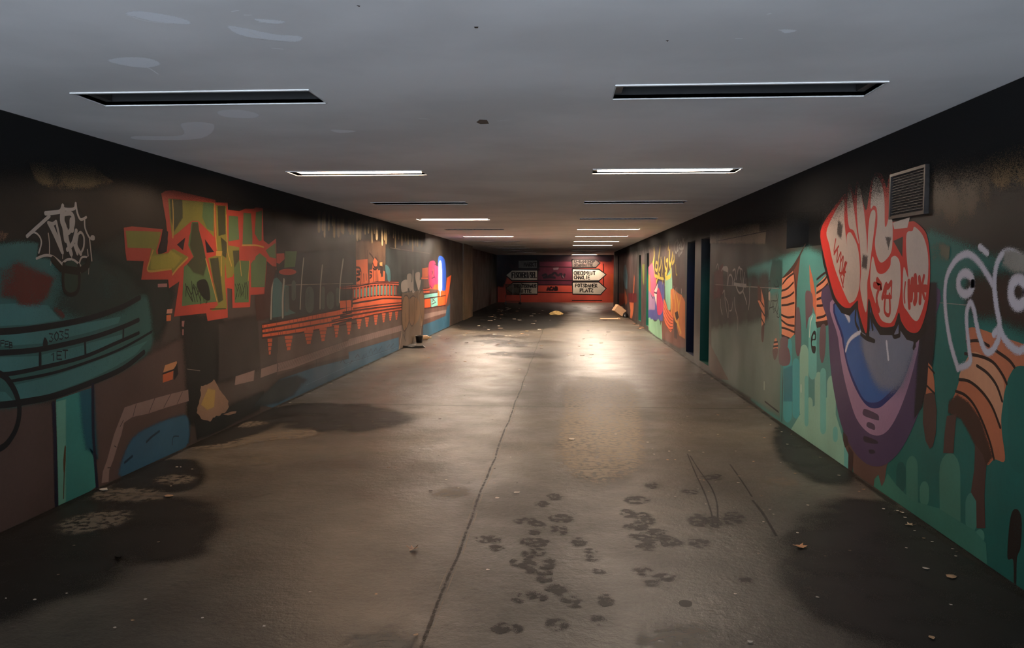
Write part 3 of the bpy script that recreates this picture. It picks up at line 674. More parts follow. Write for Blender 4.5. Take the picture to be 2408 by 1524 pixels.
# white poles with dim reeds
t = Piece('painted_poles', 'row of thin pale poles painted over dim grey green reeds above the orange brick band', 'mural', 'L')
p = t.part('teal_field', (64, 108, 108)); p.poly(ZE([(245, 680), (300, 660), (370, 740), (360, 1195), (235, 1215)])); p.poly(ZE([(400, 760), (460, 780), (470, 1100), (560, 1150), (400, 1190)]))
p = t.part('reed', (84, 96, 92), broken=.4)
for a, b, c, d in ((410, 460, 780, 1140), (690, 810, 780, 1150), (910, 960, 780, 1100), (985, 1090, 850, 1100), (1110, 1160, 800, 1060), (500, 560, 700, 980)):
    x0, y0 = ZE([(a, c)])[0]; x1, y1 = ZE([(b, d)])[0]; p.drip(x0, x1, y0, y1)
p = t.part('pole', (168, 164, 148))
for q, w in (([(248, 590), (222, 900), (215, 1215)], .055), ([(395, 700), (378, 950), (378, 1195)], .06), ([(668, 400), (640, 700), (618, 1090)], .035), ([(925, 500), (900, 780), (893, 1080)], .05), ([(1212, 420), (1175, 700), (1160, 990)], .06)): p.line(ZE(q), w)
t.part('brown_field', (70, 42, 36), soft=True, broken=.3).poly(ZE([(165, 500), (285, 520), (215, 800), (200, 1200), (20, 1230), (0, 930), (130, 900)]), soft=.04)
t.done()

# orange brick building
t = Piece('painted_building', 'orange brick building with cornices and stepped brackets painted along the middle of the left wall', 'mural', 'L')
OR = (232, 104, 60)
p = t.part('brick_band', OR)
p.poly(ZE([(100, 1492), (95, 1312), (530, 1232), (800, 1178), (1170, 1105), (1300, 1075)]) + ZF([(250, 822), (250, 735), (380, 702), (500, 686), (620, 680), (833, 690), (830, 862), (700, 880), (500, 912), (350, 950), (250, 968), (0, 1040)]) + ZE([(1170, 1318), (800, 1390), (500, 1440)]))
p.poly(ZF([(95, 750), (160, 745), (235, 735), (235, 825), (100, 838)]))
p.poly(ZG([(-10, 1050), (82, 1040), (84, 1150), (-10, 1160)]))
p = t.part('shaded_band', (96, 44, 34), broken=.3); p.poly(ZF([(250, 835), (400, 812), (600, 785), (833, 765), (833, 778), (600, 800), (400, 830), (250, 855)]))
p = t.part('course_line', (58, 22, 20))
for q, w in (([(95, 1370), (500, 1298), (800, 1245), (1170, 1180), (1330, 1145)], .022), ([(95, 1432), (500, 1372), (800, 1320), (1170, 1255), (1330, 1225)], .022), ([(95, 1495), (500, 1440), (800, 1390), (1170, 1320), (1400, 1290)], .02), ([(100, 1305), (530, 1228), (800, 1172), (1170, 1100)], .02)): p.line(ZE(q), w)
for q, w in (([(250, 782), (380, 760), (500, 742), (620, 722), (833, 724)], .03), ([(250, 742), (380, 706), (620, 682), (833, 690)], .02), ([(130, 890), (250, 872), (400, 850), (600, 824), (833, 800)], .03), ([(100, 940), (250, 920), (400, 895), (600, 862), (833, 830)], .03), ([(0, 1040), (250, 972), (350, 955), (500, 918), (700, 882), (833, 862)], .025), ([(0, 985), (250, 930)], .02)): p.line(ZF(q), w)
p = t.part('brick_joint', (120, 48, 34))
for k in range(46):
    tt = k / 46; x = 110 + 1200 * tt; y = 1312 - 218 * tt; j = random.choice([0, 62, 124]); p.line(ZE([(x, y + j), (x, y + j + 55)]), .012)
for k in range(36): x = 250 + 16 * k; y = 872 - .12 * (x - 250); p.line(ZF([(x, y), (x, y + 46)]), .018); p.line(ZF([(x + 8, y + 50 - (x-250)*.02), (x + 8, y + 92 - (x-250)*.05)]), .018)
p = t.part('cornice', (222, 98, 62))
p.poly(ZF([(100, 582), (300, 562), (460, 530), (640, 520), (800, 522), (800, 566), (640, 556), (460, 566), (280, 602), (100, 602)]))
p.poly(ZF([(1070, 470), (1150, 470), (1150, 490), (1070, 490)])); p.poly(ZG([(395, 850), (485, 840), (490, 900), (400, 910)]))
p = t.part('cornice_line', (66, 24, 22))
for q in ([(110, 590), (300, 575), (460, 545), (640, 536), (800, 540)], [(110, 610), (290, 606), (460, 572), (640, 560), (800, 570)], [(290, 555), (460, 525), (640, 518), (800, 518)]): p.line(ZF(q), .025)
p.line(ZG([(395, 875), (488, 865)]), .03); p.line(ZG([(395, 845), (485, 835)]), .03)
# balustrade
p = t.part('balustrade_field', (150, 70, 48)); p.poly(ZF([(250, 612), (460, 580), (640, 568), (780, 576), (775, 680), (620, 676), (500, 684), (380, 700), (250, 725)]))
p = t.part('baluster_gap', (92, 158, 148))
for k in range(13):
    x = 268 + 40 * k; w = 18 - (6 if k > 9 or k < 3 else 0); y0 = 622 - 50 * min(1, (x - 250) / 300); y1 = 708 - 30 * min(1, (x - 250) / 300)
    if x < 770: p.poly(ZF([(x, y0), (x + w, y0 - 2), (x + w - 2, y1), (x - 2, y1 + 2)]))
p = t.part('baluster', (224, 100, 60))
for k in range(12):
    x = 292 + 40 * k; y0 = 616 - 48 * min(1, (x - 250) / 300); y1 = 706 - 28 * min(1, (x - 250) / 300)
    if x < 775: t.part('baluster', (224, 100, 60)).line(ZF([(x, y0), (x - 1, y1)]), .07)
p = t.part('scaffold_line', (40, 30, 30))
for q in ([(165, 560), (175, 900)], [(235, 560), (235, 860)], [(215, 640), (220, 740)], [(340, 330), (345, 560)]): p.line(ZF(q), .03)
# figures on the roof terrace
p = t.part('facade', (206, 100, 60))
for q in ([(290, 262), (430, 250), (442, 535), (292, 556)], [(492, 280), (510, 240), (545, 250), (550, 360), (545, 512), (482, 530), (480, 380)], [(552, 385), (575, 380), (592, 462), (612, 462), (615, 390), (636, 398), (634, 512), (556, 516)], [(450, 380), (480, 375), (480, 530), (450, 540)]): p.poly(ZF(q))
p.poly(ZF([(1080, 360), (1150, 350), (1150, 460), (1080, 470)]))
p = t.part('pale_face', (222, 160, 96)); p.poly(ZF([(570, 292), (604, 286), (604, 335), (575, 330)]))
p = t.part('figure_line', (52, 26, 26))
for q in ([(285, 350), (330, 355), (345, 390), (300, 400)], [(300, 400), (340, 430), (295, 445)], [(300, 480), (335, 490), (298, 512)], [(330, 360), (350, 400), (345, 540)], [(380, 430), (385, 520)], [(410, 430), (412, 500)], [(430, 150), (435, 550)], [(450, 180), (485, 220), (500, 250)], [(490, 300), (510, 345), (540, 345), (548, 300)], [(490, 360), (520, 375), (548, 352)], [(500, 390), (500, 520)], [(530, 390), (530, 510)],
          [(570, 285), (568, 335), (600, 345), (605, 400), (580, 410)], [(590, 460), (605, 380)], [(455, 400), (480, 410)], [(455, 440), (480, 450), (455, 480)], [(520, 230), (550, 270)]): p.line(ZF(q), .035)
p.poly(ZF([(585, 345), (610, 345), (608, 400), (592, 430), (580, 400)]))
p = t.part('teal_ribbon', (74, 122, 126)); p.poly(ZF([(640, 320), (680, 345), (698, 400), (700, 510), (672, 512), (660, 440), (645, 400)]), smooth=True)
# stepped brackets
for (a, b, c, d, fr) in ((935, 985, 520, 695, ZD), (1115, 1200, 490, 648, ZD), (1320, 1418, 430, 582, ZD), (1480, 1560, 405, 552, ZD), (1635, 1690, 380, 512, ZD),
                         (172, 235, 1000, 1155, ZF), (295, 355, 965, 1088, ZF), (395, 445, 945, 1062, ZF), (500, 550, 915, 1038, ZF), (598, 642, 895, 1008, ZF), (680, 720, 885, 986, ZF), (755, 792, 875, 978, ZF)):
    p = t.part('bracket', (214, 100, 62)); n = 4
    for k in range(n):
        y0 = c + (d - c) * k / n; y1 = c + (d - c) * (k + .84) / n; ins = (b - a) * .09 * k
        p.poly(fr([(a + ins, y0 + 4), (b - ins, y0), (b - ins - (b - a) * .03, y1), (a + ins + (b - a) * .03, y1 + 4)]))
t.done()

# right part of that mural
t = Piece('painted_storefront', 'small orange and teal blocks of a building painted beside the pink bubble piece', 'mural', 'L')
p = t.part('orange_block', (236, 96, 44)); p.poly(ZG([(415, 992), (500, 984), (503, 1112), (415, 1126)])); p.poly(ZG([(605, 880), (715, 864), (714, 1080), (605, 1098)])); p.poly(ZG([(740, 690), (800, 650), (770, 860), (722, 1085), (720, 860)])); p.poly(ZG([(500, 780), (612, 770), (612, 860), (490, 850)]))
p = t.part('teal_block', (124, 190, 178)); p.poly(ZG([(412, 928), (602, 900), (604, 960), (412, 990)])); p.poly(ZG([(503, 978), (602, 966), (604, 1086), (512, 1114)]))
p = t.part('line', (60, 30, 30)); p.line(ZG([(412, 992), (560, 970), (715, 945)]), .03); p.line(ZG([(415, 1130), (560, 1112), (714, 1084)]), .03); p.line(ZG([(412, 925), (600, 898)]), .03)
for q in ([(520, 990), (545, 1000), (560, 985)], [(525, 1030), (550, 1015), (570, 1035)], [(520, 1070), (580, 1040)]): p.line(ZG(q), .02)
t.done()
t = Piece('graffiti_bubble', 'pink oval bubble graffiti with black scribbled face, far along the left wall', 'graffiti', 'L')
t.part('bubble', (190, 54, 98)).poly(ZG([(490, 460), (530, 438), (565, 460), (585, 510), (610, 540), (614, 640), (612, 770), (560, 790), (530, 850), (500, 830), (478, 760), (470, 600), (474, 510)]), smooth=True)
p = t.part('scribble', (50, 18, 44))
for q in ([(485, 450), (530, 436), (560, 440)], [(560, 500), (590, 505), (585, 520)], [(520, 600), (540, 620), (520, 640)], [(535, 560), (550, 660)], [(560, 560), (555, 650), (570, 700)], [(520, 700), (560, 680)], [(575, 680), (580, 760)], [(480, 660), (490, 780), (520, 840)], [(545, 780), (545, 800)], [(565, 780), (565, 800)], [(585, 770), (585, 790)]): p.line(ZG(q), .03)
t.part('orange_stroke', (226, 110, 90)).line(ZG([(535, 570), (545, 600), (530, 660)]), .05)
t.done()
t = Piece('graffiti_figure', 'white elongated figure on a bright blue arch, far along the left wall', 'graffiti', 'L')
t.part('arch', (46, 88, 190)).poly(ZG([(612, 420), (635, 378), (680, 395), (710, 450), (722, 560), (725, 700), (715, 860), (670, 870), (620, 800), (612, 600)]), smooth=True)
p = t.part('figure', (232, 220, 224)); p.poly(ZG([(618, 500), (632, 450), (650, 450), (662, 520), (668, 700), (664, 870), (648, 880), (640, 960), (630, 880), (614, 860), (614, 700)]), smooth=True)
t.part('line', (60, 50, 90)).line(ZG([(650, 540), (640, 600), (660, 640)]), .03)
t.done()
t = Piece('graffiti_board', 'dull brown graffiti panel of outlined ovals cutting across the left wall mural', 'graffiti', 'L')
t.part('panel', (104, 88, 72), broken=.1).poly(ZF([(838, 660), (1090, 620), (1100, 700), (1105, 960), (1062, 1060), (1060, 1210), (1030, 1245), (800, 1345), (835, 1110)]))
p = t.part('oval', (122, 92, 62), broken=.2); p.poly(ZF([(845, 760), (870, 690), (910, 700), (925, 800), (920, 1000), (870, 1110), (845, 1050), (835, 900)]), smooth=True); p.poly(ZF([(930, 720), (970, 690), (1020, 720), (1050, 800), (1040, 960), (980, 1040), (930, 1000), (920, 850)]), smooth=True); p.poly(ZF([(1050, 660), (1080, 622), (1100, 700), (1105, 900), (1085, 1040), (1060, 1060), (1050, 850)]), smooth=True)
p = t.part('outline', (46, 30, 24))
for q in ([(845, 760), (870, 690), (910, 700), (925, 800), (920, 1000), (870, 1110), (845, 1050), (835, 900), (845, 760)], [(930, 720), (970, 690), (1000, 710)], [(925, 800), (920, 950), (950, 1050), (985, 1000), (990, 850), (985, 720)], [(1050, 660), (1080, 622), (1100, 700), (1105, 900), (1085, 1040), (1060, 1060)], [(1050, 660), (1055, 850), (1075, 960)], [(1020, 700), (1010, 860)], [(880, 900), (885, 1000)], [(880, 1060), (870, 1180)], [(855, 1150), (880, 1230)]): p.line(ZF(q), .03)
t.part('pale_edge', (158, 134, 112)).line(ZF([(838, 1110), (820, 1230), (802, 1340)]), .05).line(ZF([(1075, 1000), (1060, 1130), (1055, 1210)]), .05)
t.done()
t = Piece('graffiti_lettering', 'dripping off-white block letters above the brown oval panel on the left wall', 'graffiti', 'L')
p = t.part('letter', (168, 158, 148), broken=.2)
for q in ([(832, 530), (900, 500), (905, 620), (880, 640), (835, 640)], [(900, 440), (950, 430), (950, 520), (915, 600), (905, 560)], [(965, 400), (975, 400), (978, 600), (990, 640), (960, 640)], [(1000, 420), (1050, 410), (1050, 500), (1065, 500), (1045, 610), (1030, 610), (1000, 500)], [(925, 580), (960, 520), (965, 600), (950, 630), (930, 630)]): p.poly(ZF(q), smooth=True)
p = t.part('drips', (160, 150, 142))
for x in (840, 862, 905, 935, 972, 995, 1020, 1045): p.line(ZF([(x, 600), (x + 2, 640 + random.uniform(-10, 20))]), .02)
t.done()
# ------------------------------------------------------------------ RIGHT WALL, painted pieces
ZJ = frame(1910, 400, 3.63); ZK = frame(1760, 480, 2.822); ZL = frame(1940, 680, 3.463); ZM = frame(2160, 560, 4.484)
ZN = frame(2160, 860, 2.822); ZO = frame(1650, 500, 3.81); ZI = frame(1430, 560, 6.35); ZP = frame(1750, 700, 2.178); ZQ = frame(1750, 180, 2.628)
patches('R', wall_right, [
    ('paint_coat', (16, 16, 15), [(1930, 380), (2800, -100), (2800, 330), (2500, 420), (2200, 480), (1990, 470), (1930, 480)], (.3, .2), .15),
    ('paint_coat', (34, 32, 28), [(1970, 470), (2700, 350), (2700, 560), (2240, 600), (2000, 620)], (.3, .2), .2),
    ('paint_coat', (72, 76, 70), ZO([(88, 300), (500, 270), (720, 420), (720, 1100), (400, 1200), (88, 1200)]), (.08, .15), .25),
    # teal ground, deeper towards the near end of the mural
    ('paint_coat', (84, 150, 142), [(1760, 640), (1900, 600), (2010, 640), (2010, 1140), (1830, 1010), (1770, 940)], (.25, .12), .1),
    ('paint_coat', (34, 110, 98), [(1965, 700), (2190, 560), (2320, 620), (2800, 760), (2900, 1700), (2400, 1450), (1990, 1120)], (.12, .1), .05),
    ('paint_coat', (116, 134, 122), ZO([(88, 1050), (400, 900), (680, 760), (700, 1400), (700, 1800), (200, 1500), (88, 1380)]), (.08, .12), .15),
    ('paint_coat', (58, 62, 58), ZO([(88, 620), (600, 600), (600, 900), (88, 1000)]), (.08, .15), .4),
    ('paint_coat', (128, 116, 98), ZO([(75, 140), (515, 112), (512, 185), (575, 180), (570, 260), (75, 260)]), (.12, .05), .4),  # lighter paint, with lamp glare put into its cream tone
    ('paint_coat', (92, 52, 48), ZO([(115, 560), (190, 480), (190, 720), (110, 760)]), (.12, .08), .4),
    ('paint_coat', (110, 94, 80), ZO([(72, 1180), (150, 1330), (240, 1500), (150, 1480), (72, 1400)]), (.04, .04), .2),
    ('paint_coat', (42, 84, 78), ZO([(640, 450), (720, 440), (720, 640), (600, 660)]), (.1, .06), .3),
    ('paint_coat', (130, 100, 62), ZQ([(1450, 560), (1560, 500), (1900, 400), (1900, 620), (1600, 660)]), (.12, .06), .6),
    ('paint_coat', (86, 66, 44), ZQ([(1190, 560), (1300, 520), (1500, 640), (1500, 740), (1300, 830), (1190, 760)]), (.2, .14), .6),
    # far ground coats, left off at the doorways
    ('paint_coat', (88, 72, 70), ZI([(160, 250), (432, 180), (432, 1250), (160, 1060)]), (.05, .05), .3),
    ('paint_coat', (92, 76, 74), ZI([(494, 200), (544, 180), (544, 1320), (494, 1290)]), (.03, .05), .3),
    ('paint_coat', (120, 76, 62), ZI([(800, 1000), (1150, 900), (1150, 1620), (1060, 1620), (800, 1480)]), (.04, .06), .3),
    ('paint_coat', (84, 62, 56), ZI([(612, 60), (1000, -60), (1150, -60), (1150, 800), (800, 700), (612, 400)]), (.04, .1), .4),
])
p = Paint('R')
p.line(ZO([(120, 645), (400, 660), (700, 682)]), .007); p.line(ZQ([(0, 1300), (200, 1308)]), .006); p.line(ZQ([(570, 1345), (900, 1372), (1120, 1390), (1400, 1415), (1730, 1445)]), .005)
p.line(ZQ([(900, 420), (950, 370), (1030, 362)]), .02); p.line(ZQ([(1070, 330), (1095, 325)]), .02); p.line(ZP([(280, 590), (355, 635)]), .006)
mesh('scratch_line', p.v, p.f, paint((160, 150, 138), broken=.5), wall_right, p.a)
p = Paint('R')
p.line(ZK([(235, 970), (228, 1200), (222, 1440)]), .02, smooth=False); p.line(ZO([(140, 255), (340, 215), (600, 162)]), .01, smooth=False)
p.line([(1552, 740), (1552, 790)], .03); p.line(ZQ([(560, 862), (900, 798)]), .006, smooth=False); p.line(ZK([(110, 1310), (200, 1380)]), .02)
p.line([(1935, 500), (1935, 560)], .01); p.line([(2105, 330), (2103, 400)], .006)
mesh('panel_joint', p.v, p.f, paint((12, 12, 12)), wall_right, p.a)

# teal and mint drips along the foot of the mural
t = Piece('painted_drips', 'pale mint and cyan paint columns dripping to the floor below the striped horns', 'mural', 'R')
p = t.part('mint_field', (150, 196, 172)); p.poly(ZP([(285, 600), (350, 560), (440, 500), (500, 700), (540, 900), (560, 1000), (350, 800), (240, 700)]))
for a in ((285, 330, 240, 620), (362, 402, 380, 800), (425, 470, 400, 860), (322, 352, 510, 760)):
    x0, y0 = ZP([(a[0], a[2])])[0]; x1, y1 = ZP([(a[1], a[3])])[0]; t.part('column', (150, 194, 170)).drip(x0, x1, y0, y1)
for a in ((330, 372, 80, 420), (390, 420, 360, 700), (455, 480, 660, 740), (310, 330, 400, 660), (512, 540, 740, 900)):
    x0, y0 = ZP([(a[0], a[2])])[0]; x1, y1 = ZP([(a[1], a[3])])[0]; t.part('column', (112, 188, 178)).drip(x0, x1, y0, y1)
for a in ((200, 245, 200, 640), (248, 285, 310, 620)):
    x0, y0 = ZP([(a[0], a[2])])[0]; x1, y1 = ZP([(a[1], a[3])])[0]; t.part('column', (74, 168, 172)).drip(x0, x1, y0, y1, soft=.0)
t.part('cyan_patch', (44, 128, 140), soft=True, broken=.3).poly(ZK([(236, 1100), (290, 1080), (290, 1300), (236, 1300)]), soft=.04)
t.part('highlight', (214, 226, 206)).line(ZP([(350, 95), (340, 130), (335, 200)]), .02).line(ZP([(292, 450), (292, 480)]), .03).line(ZK([(105, 1180), (105, 1230)]), .02)
t.done()
t = Piece('painted_drips', 'green teal paint columns rising from the floor at the near end of the right wall', 'mural', 'R')
for a, c in (((830, 890, 810, 1200), (70, 132, 112)), ((780, 828, 840, 1000), (28, 92, 84)), ((900, 948, 940, 1070), (78, 142, 120)), ((1000, 1108, 795, 1420), (80, 138, 116)), ((1134, 1195, 1000, 1200), (76, 140, 122)), ((1184, 1232, 1185, 1260), (84, 148, 126)), ((1240, 1345, 825, 1560), (34, 108, 96)), ((1350, 1480, 330, 900), (30, 104, 92))):
    x0, y0 = ZP([(a[0], a[2])])[0]; x1, y1 = ZP([(a[1], a[3])])[0]; t.part('column', c).drip(x0, x1, y0, y1)
p = t.part('foot_field', (66, 132, 112)); p.poly(ZP([(735, 900), (780, 960), (860, 1040), (1000, 1080), (1110, 1150), (1180, 1190), (1240, 1260), (1245, 1400), (1130, 1310), (660, 980), (670, 920), (690, 910), (710, 960)]))
t.part('dark_streak', (38, 30, 26), broken=.3).poly(ZN([(610, 1020), (645, 950), (685, 1010), (680, 1200), (655, 1280), (650, 1450), (635, 1450), (630, 1290), (592, 1270)]), smooth=True)
t.done()

# striped orange horns
def horn(lbl, body, lines, extra=()):
    t = Piece('painted_horn', lbl, 'mural', 'R')
    t.part('horn', (230, 142, 104)).poly(ZK(body))
    for nm, c, pts in extra: t.part(nm, c).poly(ZK(pts), smooth=nm in ('drop', 'tip'))
    p = t.part('ridge_line', (50, 26, 22))
    for q in lines: p.line(ZK(q), .022)
    t.done()
horn('longest orange striped horn with dark ridges, painted just above the black door gap', [(225, 492), (300, 440), (318, 560), (312, 700), (308, 860), (280, 890), (222, 865), (218, 650)],
     [[(228, 530), (260, 490), (300, 460)], [(222, 575), (260, 560), (300, 520)], [(222, 625), (270, 610), (302, 585)], [(222, 672), (260, 668), (304, 655)], [(220, 735), (260, 752), (304, 748)], [(220, 770), (260, 800), (304, 808)], [(222, 820), (260, 830), (304, 850)], [(300, 445), (318, 560), (312, 700), (308, 862)]],
     [('side', (120, 66, 52), [(300, 440), (340, 340), (345, 345), (322, 560), (318, 860), (306, 870), (312, 640)]), ('shade', (48, 26, 22), [(218, 862), (280, 888), (262, 898), (222, 886)]), ('tip', (70, 44, 36), [(225, 492), (300, 400), (380, 262), (345, 345), (300, 440)])])
horn('orange striped horn half covered by the purple tongue on the right wall', [(452, 540), (520, 470), (540, 560), (540, 770), (450, 790), (446, 700)],
     [[(455, 500), (490, 470), (512, 455)], [(455, 545), (500, 510), (522, 480)], [(455, 590), (500, 560), (528, 528)], [(456, 632), (500, 615), (536, 580)], [(456, 675), (500, 670), (536, 640)], [(456, 755), (500, 745), (536, 715)]],
     [('side', (206, 110, 74), [(405, 400), (430, 500), (452, 640), (448, 740), (425, 660), (408, 520)]), ('shade', (54, 34, 28), [(446, 782), (530, 768), (528, 805), (455, 822)])])
horn('thin small striped horn on the teal wall beside the scribbled writing', [(62, 535), (85, 560), (105, 640), (110, 760), (100, 880), (88, 800), (88, 700), (62, 640)], [[(80, 640), (104, 680)], [(85, 700), (108, 740)], [(88, 760), (108, 800)]],
     [('shade', (92, 56, 46), [(62, 535), (85, 560), (88, 640), (62, 640)]), ('tip', (92, 60, 54), [(88, 820), (106, 800), (100, 910), (88, 900)])])
horn('tiny orange and brown striped egg low on the teal wall', [(168, 930), (175, 895), (186, 888), (196, 930), (196, 965), (166, 965)], [[(170, 918), (194, 914)], [(166, 945), (197, 940)]], [('drop', (104, 74, 74), [(162, 965), (196, 960), (190, 1010), (175, 1036), (165, 1010)])])
t = Piece('painted_drops', 'dusky purple elongated drops hanging beneath the orange horns', 'mural', 'R')
for q in ([(320, 700), (340, 700), (352, 860), (345, 980), (328, 1010), (314, 960), (312, 820)], [(480, 818), (512, 808), (512, 960), (500, 1040), (484, 1050), (472, 960)], [(216, 890), (262, 890), (258, 960), (235, 1010), (214, 960)], [(205, 960), (240, 940), (268, 960), (280, 1030), (262, 1070), (208, 1060)], [(382, 580), (425, 600), (425, 720), (400, 760), (385, 830), (380, 700)]):
    t.part('drop', (112, 86, 92)).poly(ZK(q), smooth=True)
t.done()
t = Piece('painted_letter', 'black letter e with rounded corners painted on a mint column of the right wall', 'painted letter', 'R')
t.part('letter', (16, 18, 18)).poly(ZK([(435, 842), (448, 850), (448, 900), (425, 906), (425, 940), (447, 945), (447, 975), (440, 992), (424, 980), (416, 930), (418, 880)]), smooth=True)
t.part('counter', (112, 188, 178)).poly(ZK([(428, 880), (436, 862), (443, 870), (442, 893), (428, 897)])).poly(ZK([(432, 918), (447, 914), (447, 940), (436, 936)]))
t.done()
t = Piece('graffiti_tag', 'black marker tag scrawled beside the orange horns on the right wall', 'graffiti tag', 'R')
p = t.part('stroke', (26, 40, 38))
for q in ([(140, 700), (155, 640), (165, 700)], [(140, 690), (168, 680)], [(170, 640), (168, 720), (190, 660), (200, 600)], [(172, 690), (195, 730)], [(200, 680), (190, 740), (205, 750), (212, 700)], [(210, 690), (212, 770)], [(130, 520), (145, 510), (150, 560), (135, 580)], [(170, 530), (180, 550), (200, 545)], [(190, 500), (205, 560)], [(160, 640), (190, 640), (185, 600)]): p.line(ZK(q), .012)
t.part('pale_drip', (196, 168, 150)).drip(ZK([(134, 0)])[0][0], ZK([(146, 0)])[0][0], ZK([(0, 580)])[0][1], ZK([(0, 640)])[0][1])
t.done()

# lamp-black letters: white and red bubble letters
red_out = [(280, 205), (300, 215), (318, 115), (345, 150), (365, 210), (385, 80), (415, 160), (445, 300), (470, 330), (505, 110), (545, 15), (600, 40), (640, 150), (655, 60), (680, 30), (684, 200), (684, 420), (722, 440), (830, 440), (880, 440), (950, 500), (985, 560), (1005, 680), (1012, 900), (990, 1150), (940, 1330), (890, 1390), (820, 1370), (765, 1290), (745, 1215), (715, 1300), (690, 1335), (590, 1335), (530, 1240), (485, 1100), (470, 1380), (440, 1340), (400, 1200), (390, 1110), (345, 1160), (320, 1178), (260, 1160), (190, 1060), (110, 760), (75, 520), (180, 330)]
t = Piece('painted_tongue', 'long purple and lavender tongue shape with blue center, under the white and red letters', 'mural', 'R')
t.part('brown_base', (106, 78, 68)).poly(ZP([(508, 640), (560, 700), (640, 760), (760, 800), (732, 860), (720, 940), (705, 968), (688, 905), (668, 930), (664, 985), (560, 915), (556, 850), (520, 770)]))
t.part('purple_rim', (82, 62, 94)).poly(ZL([(32, -40), (30, 300), (48, 640), (88, 900), (140, 1120), (230, 1310), (330, 1415), (430, 1445), (520, 1412), (620, 1310), (720, 1120), (815, 860), (875, 560), (885, 300), (885, -40)]), smooth=True)
t.part('dark_edge', (20, 18, 26), soft=True, broken=.1).poly(ZL([(800, -40), (900, -40), (890, 300), (870, 560), (800, 880), (740, 1040), (760, 800), (780, 500)]), soft=(.06, .04))
t.part('lavender_band', (166, 128, 154)).poly(ZL([(85, 60), (110, 400), (150, 680), (205, 900), (262, 1060), (350, 1165), (440, 1192), (520, 1145), (600, 1010), (680, 800), (740, 580), (770, 410), (775, 60)]), smooth=True)
t.part('navy_line', (28, 38, 104)).poly(ZL([(105, 80), (140, 400), (182, 620), (252, 810), (340, 945), (430, 970), (510, 915), (620, 790), (700, 590), (735, 400), (745, 80)]), smooth=True)
t.part('blue_center', (52, 96, 160)).poly(ZL([(115, 90), (152, 380), (190, 600), (262, 790), (330, 905), (420, 922), (500, 870), (610, 740), (678, 560), (708, 400), (715, 90)]), smooth=True)
t.part('grey_sheen', (122, 126, 142), soft=True, broken=.2).poly(ZL([(330, 420), (450, 380), (640, 380), (690, 420), (650, 600), (580, 740), (480, 760), (400, 640)]), smooth=True, soft=(.2, .12))
t.part('white_gloss', (212, 208, 216), soft=True).line(ZL([(172, 500), (195, 430), (240, 380), (310, 345), (360, 350)]), .035, soft=True)
t.part('white_gloss', (212, 208, 216), soft=True).line(ZL([(505, 430), (512, 500), (520, 570)]), .03, soft=True)
t.part('white_gloss', (212, 208, 216), soft=True).line(ZL([(170, 190), (200, 250)]), .05, soft=True)
for q, c in (([(315, 985), (340, 978), (430, 1020), (442, 1055), (430, 1068), (320, 1030)], (82, 62, 84)), ([(345, 1090), (365, 1083), (405, 1105), (410, 1140), (395, 1145), (345, 1120)], (82, 62, 84)), ([(315, 1205), (340, 1200), (425, 1235), (425, 1260), (330, 1245)], (50, 36, 50)), ([(360, 1310), (400, 1310), (410, 1335), (370, 1340)], (48, 34, 48))):
    t.part('slot', c).poly(ZL(q), smooth=True)
t.part('brown_drip', (70, 50, 46), broken=.2).poly(ZL([(150, 1160), (185, 1200), (195, 1270), (165, 1290), (150, 1230)])).poly(ZL([(195, 1280), (235, 1330), (225, 1500), (190, 1490)]))
t.done()
t = Piece('graffiti_lettering', 'large white bubble letters with thick red outlines sprayed over the purple tongue, right wall', 'graffiti', 'R')
p = t.part('black_shadow', (16, 14, 14)); q = [(280, 205), (180, 330), (75, 520), (110, 760), (190, 1060), (260, 1165), (320, 1185), (390, 1120), (440, 1345), (470, 1390), (485, 1110), (530, 1245), (590, 1345), (690, 1345), (745, 1225), (765, 1300), (820, 1380), (890, 1400), (945, 1330)]
p.line(ZJ(q), .11, smooth=False)
for a in ([(378, 1180), (372, 1290), (400, 1360)], [(500, 1230), (520, 1360)], [(468, 1370), (470, 1420), (535, 1460)], [(690, 1340), (700, 1420), (750, 1410)], [(750, 1300), (750, 1400)], [(420, 1400), (470, 1440), (530, 1460)], [(870, 1390), (880, 1500)], [(900, 1390), (870, 1520)]): p.line(ZJ(a), .03)
t.part('red_outline', (208, 50, 42)).poly(ZJ(red_out), smooth=True)
t.part('bright_red_side', (226, 52, 42)).poly(ZJ([(270, 240), (130, 500), (150, 640), (205, 860), (300, 1110), (345, 1135), (385, 1090), (392, 1110), (345, 1160), (320, 1178), (260, 1160), (190, 1060), (110, 760), (75, 520), (180, 330)]))
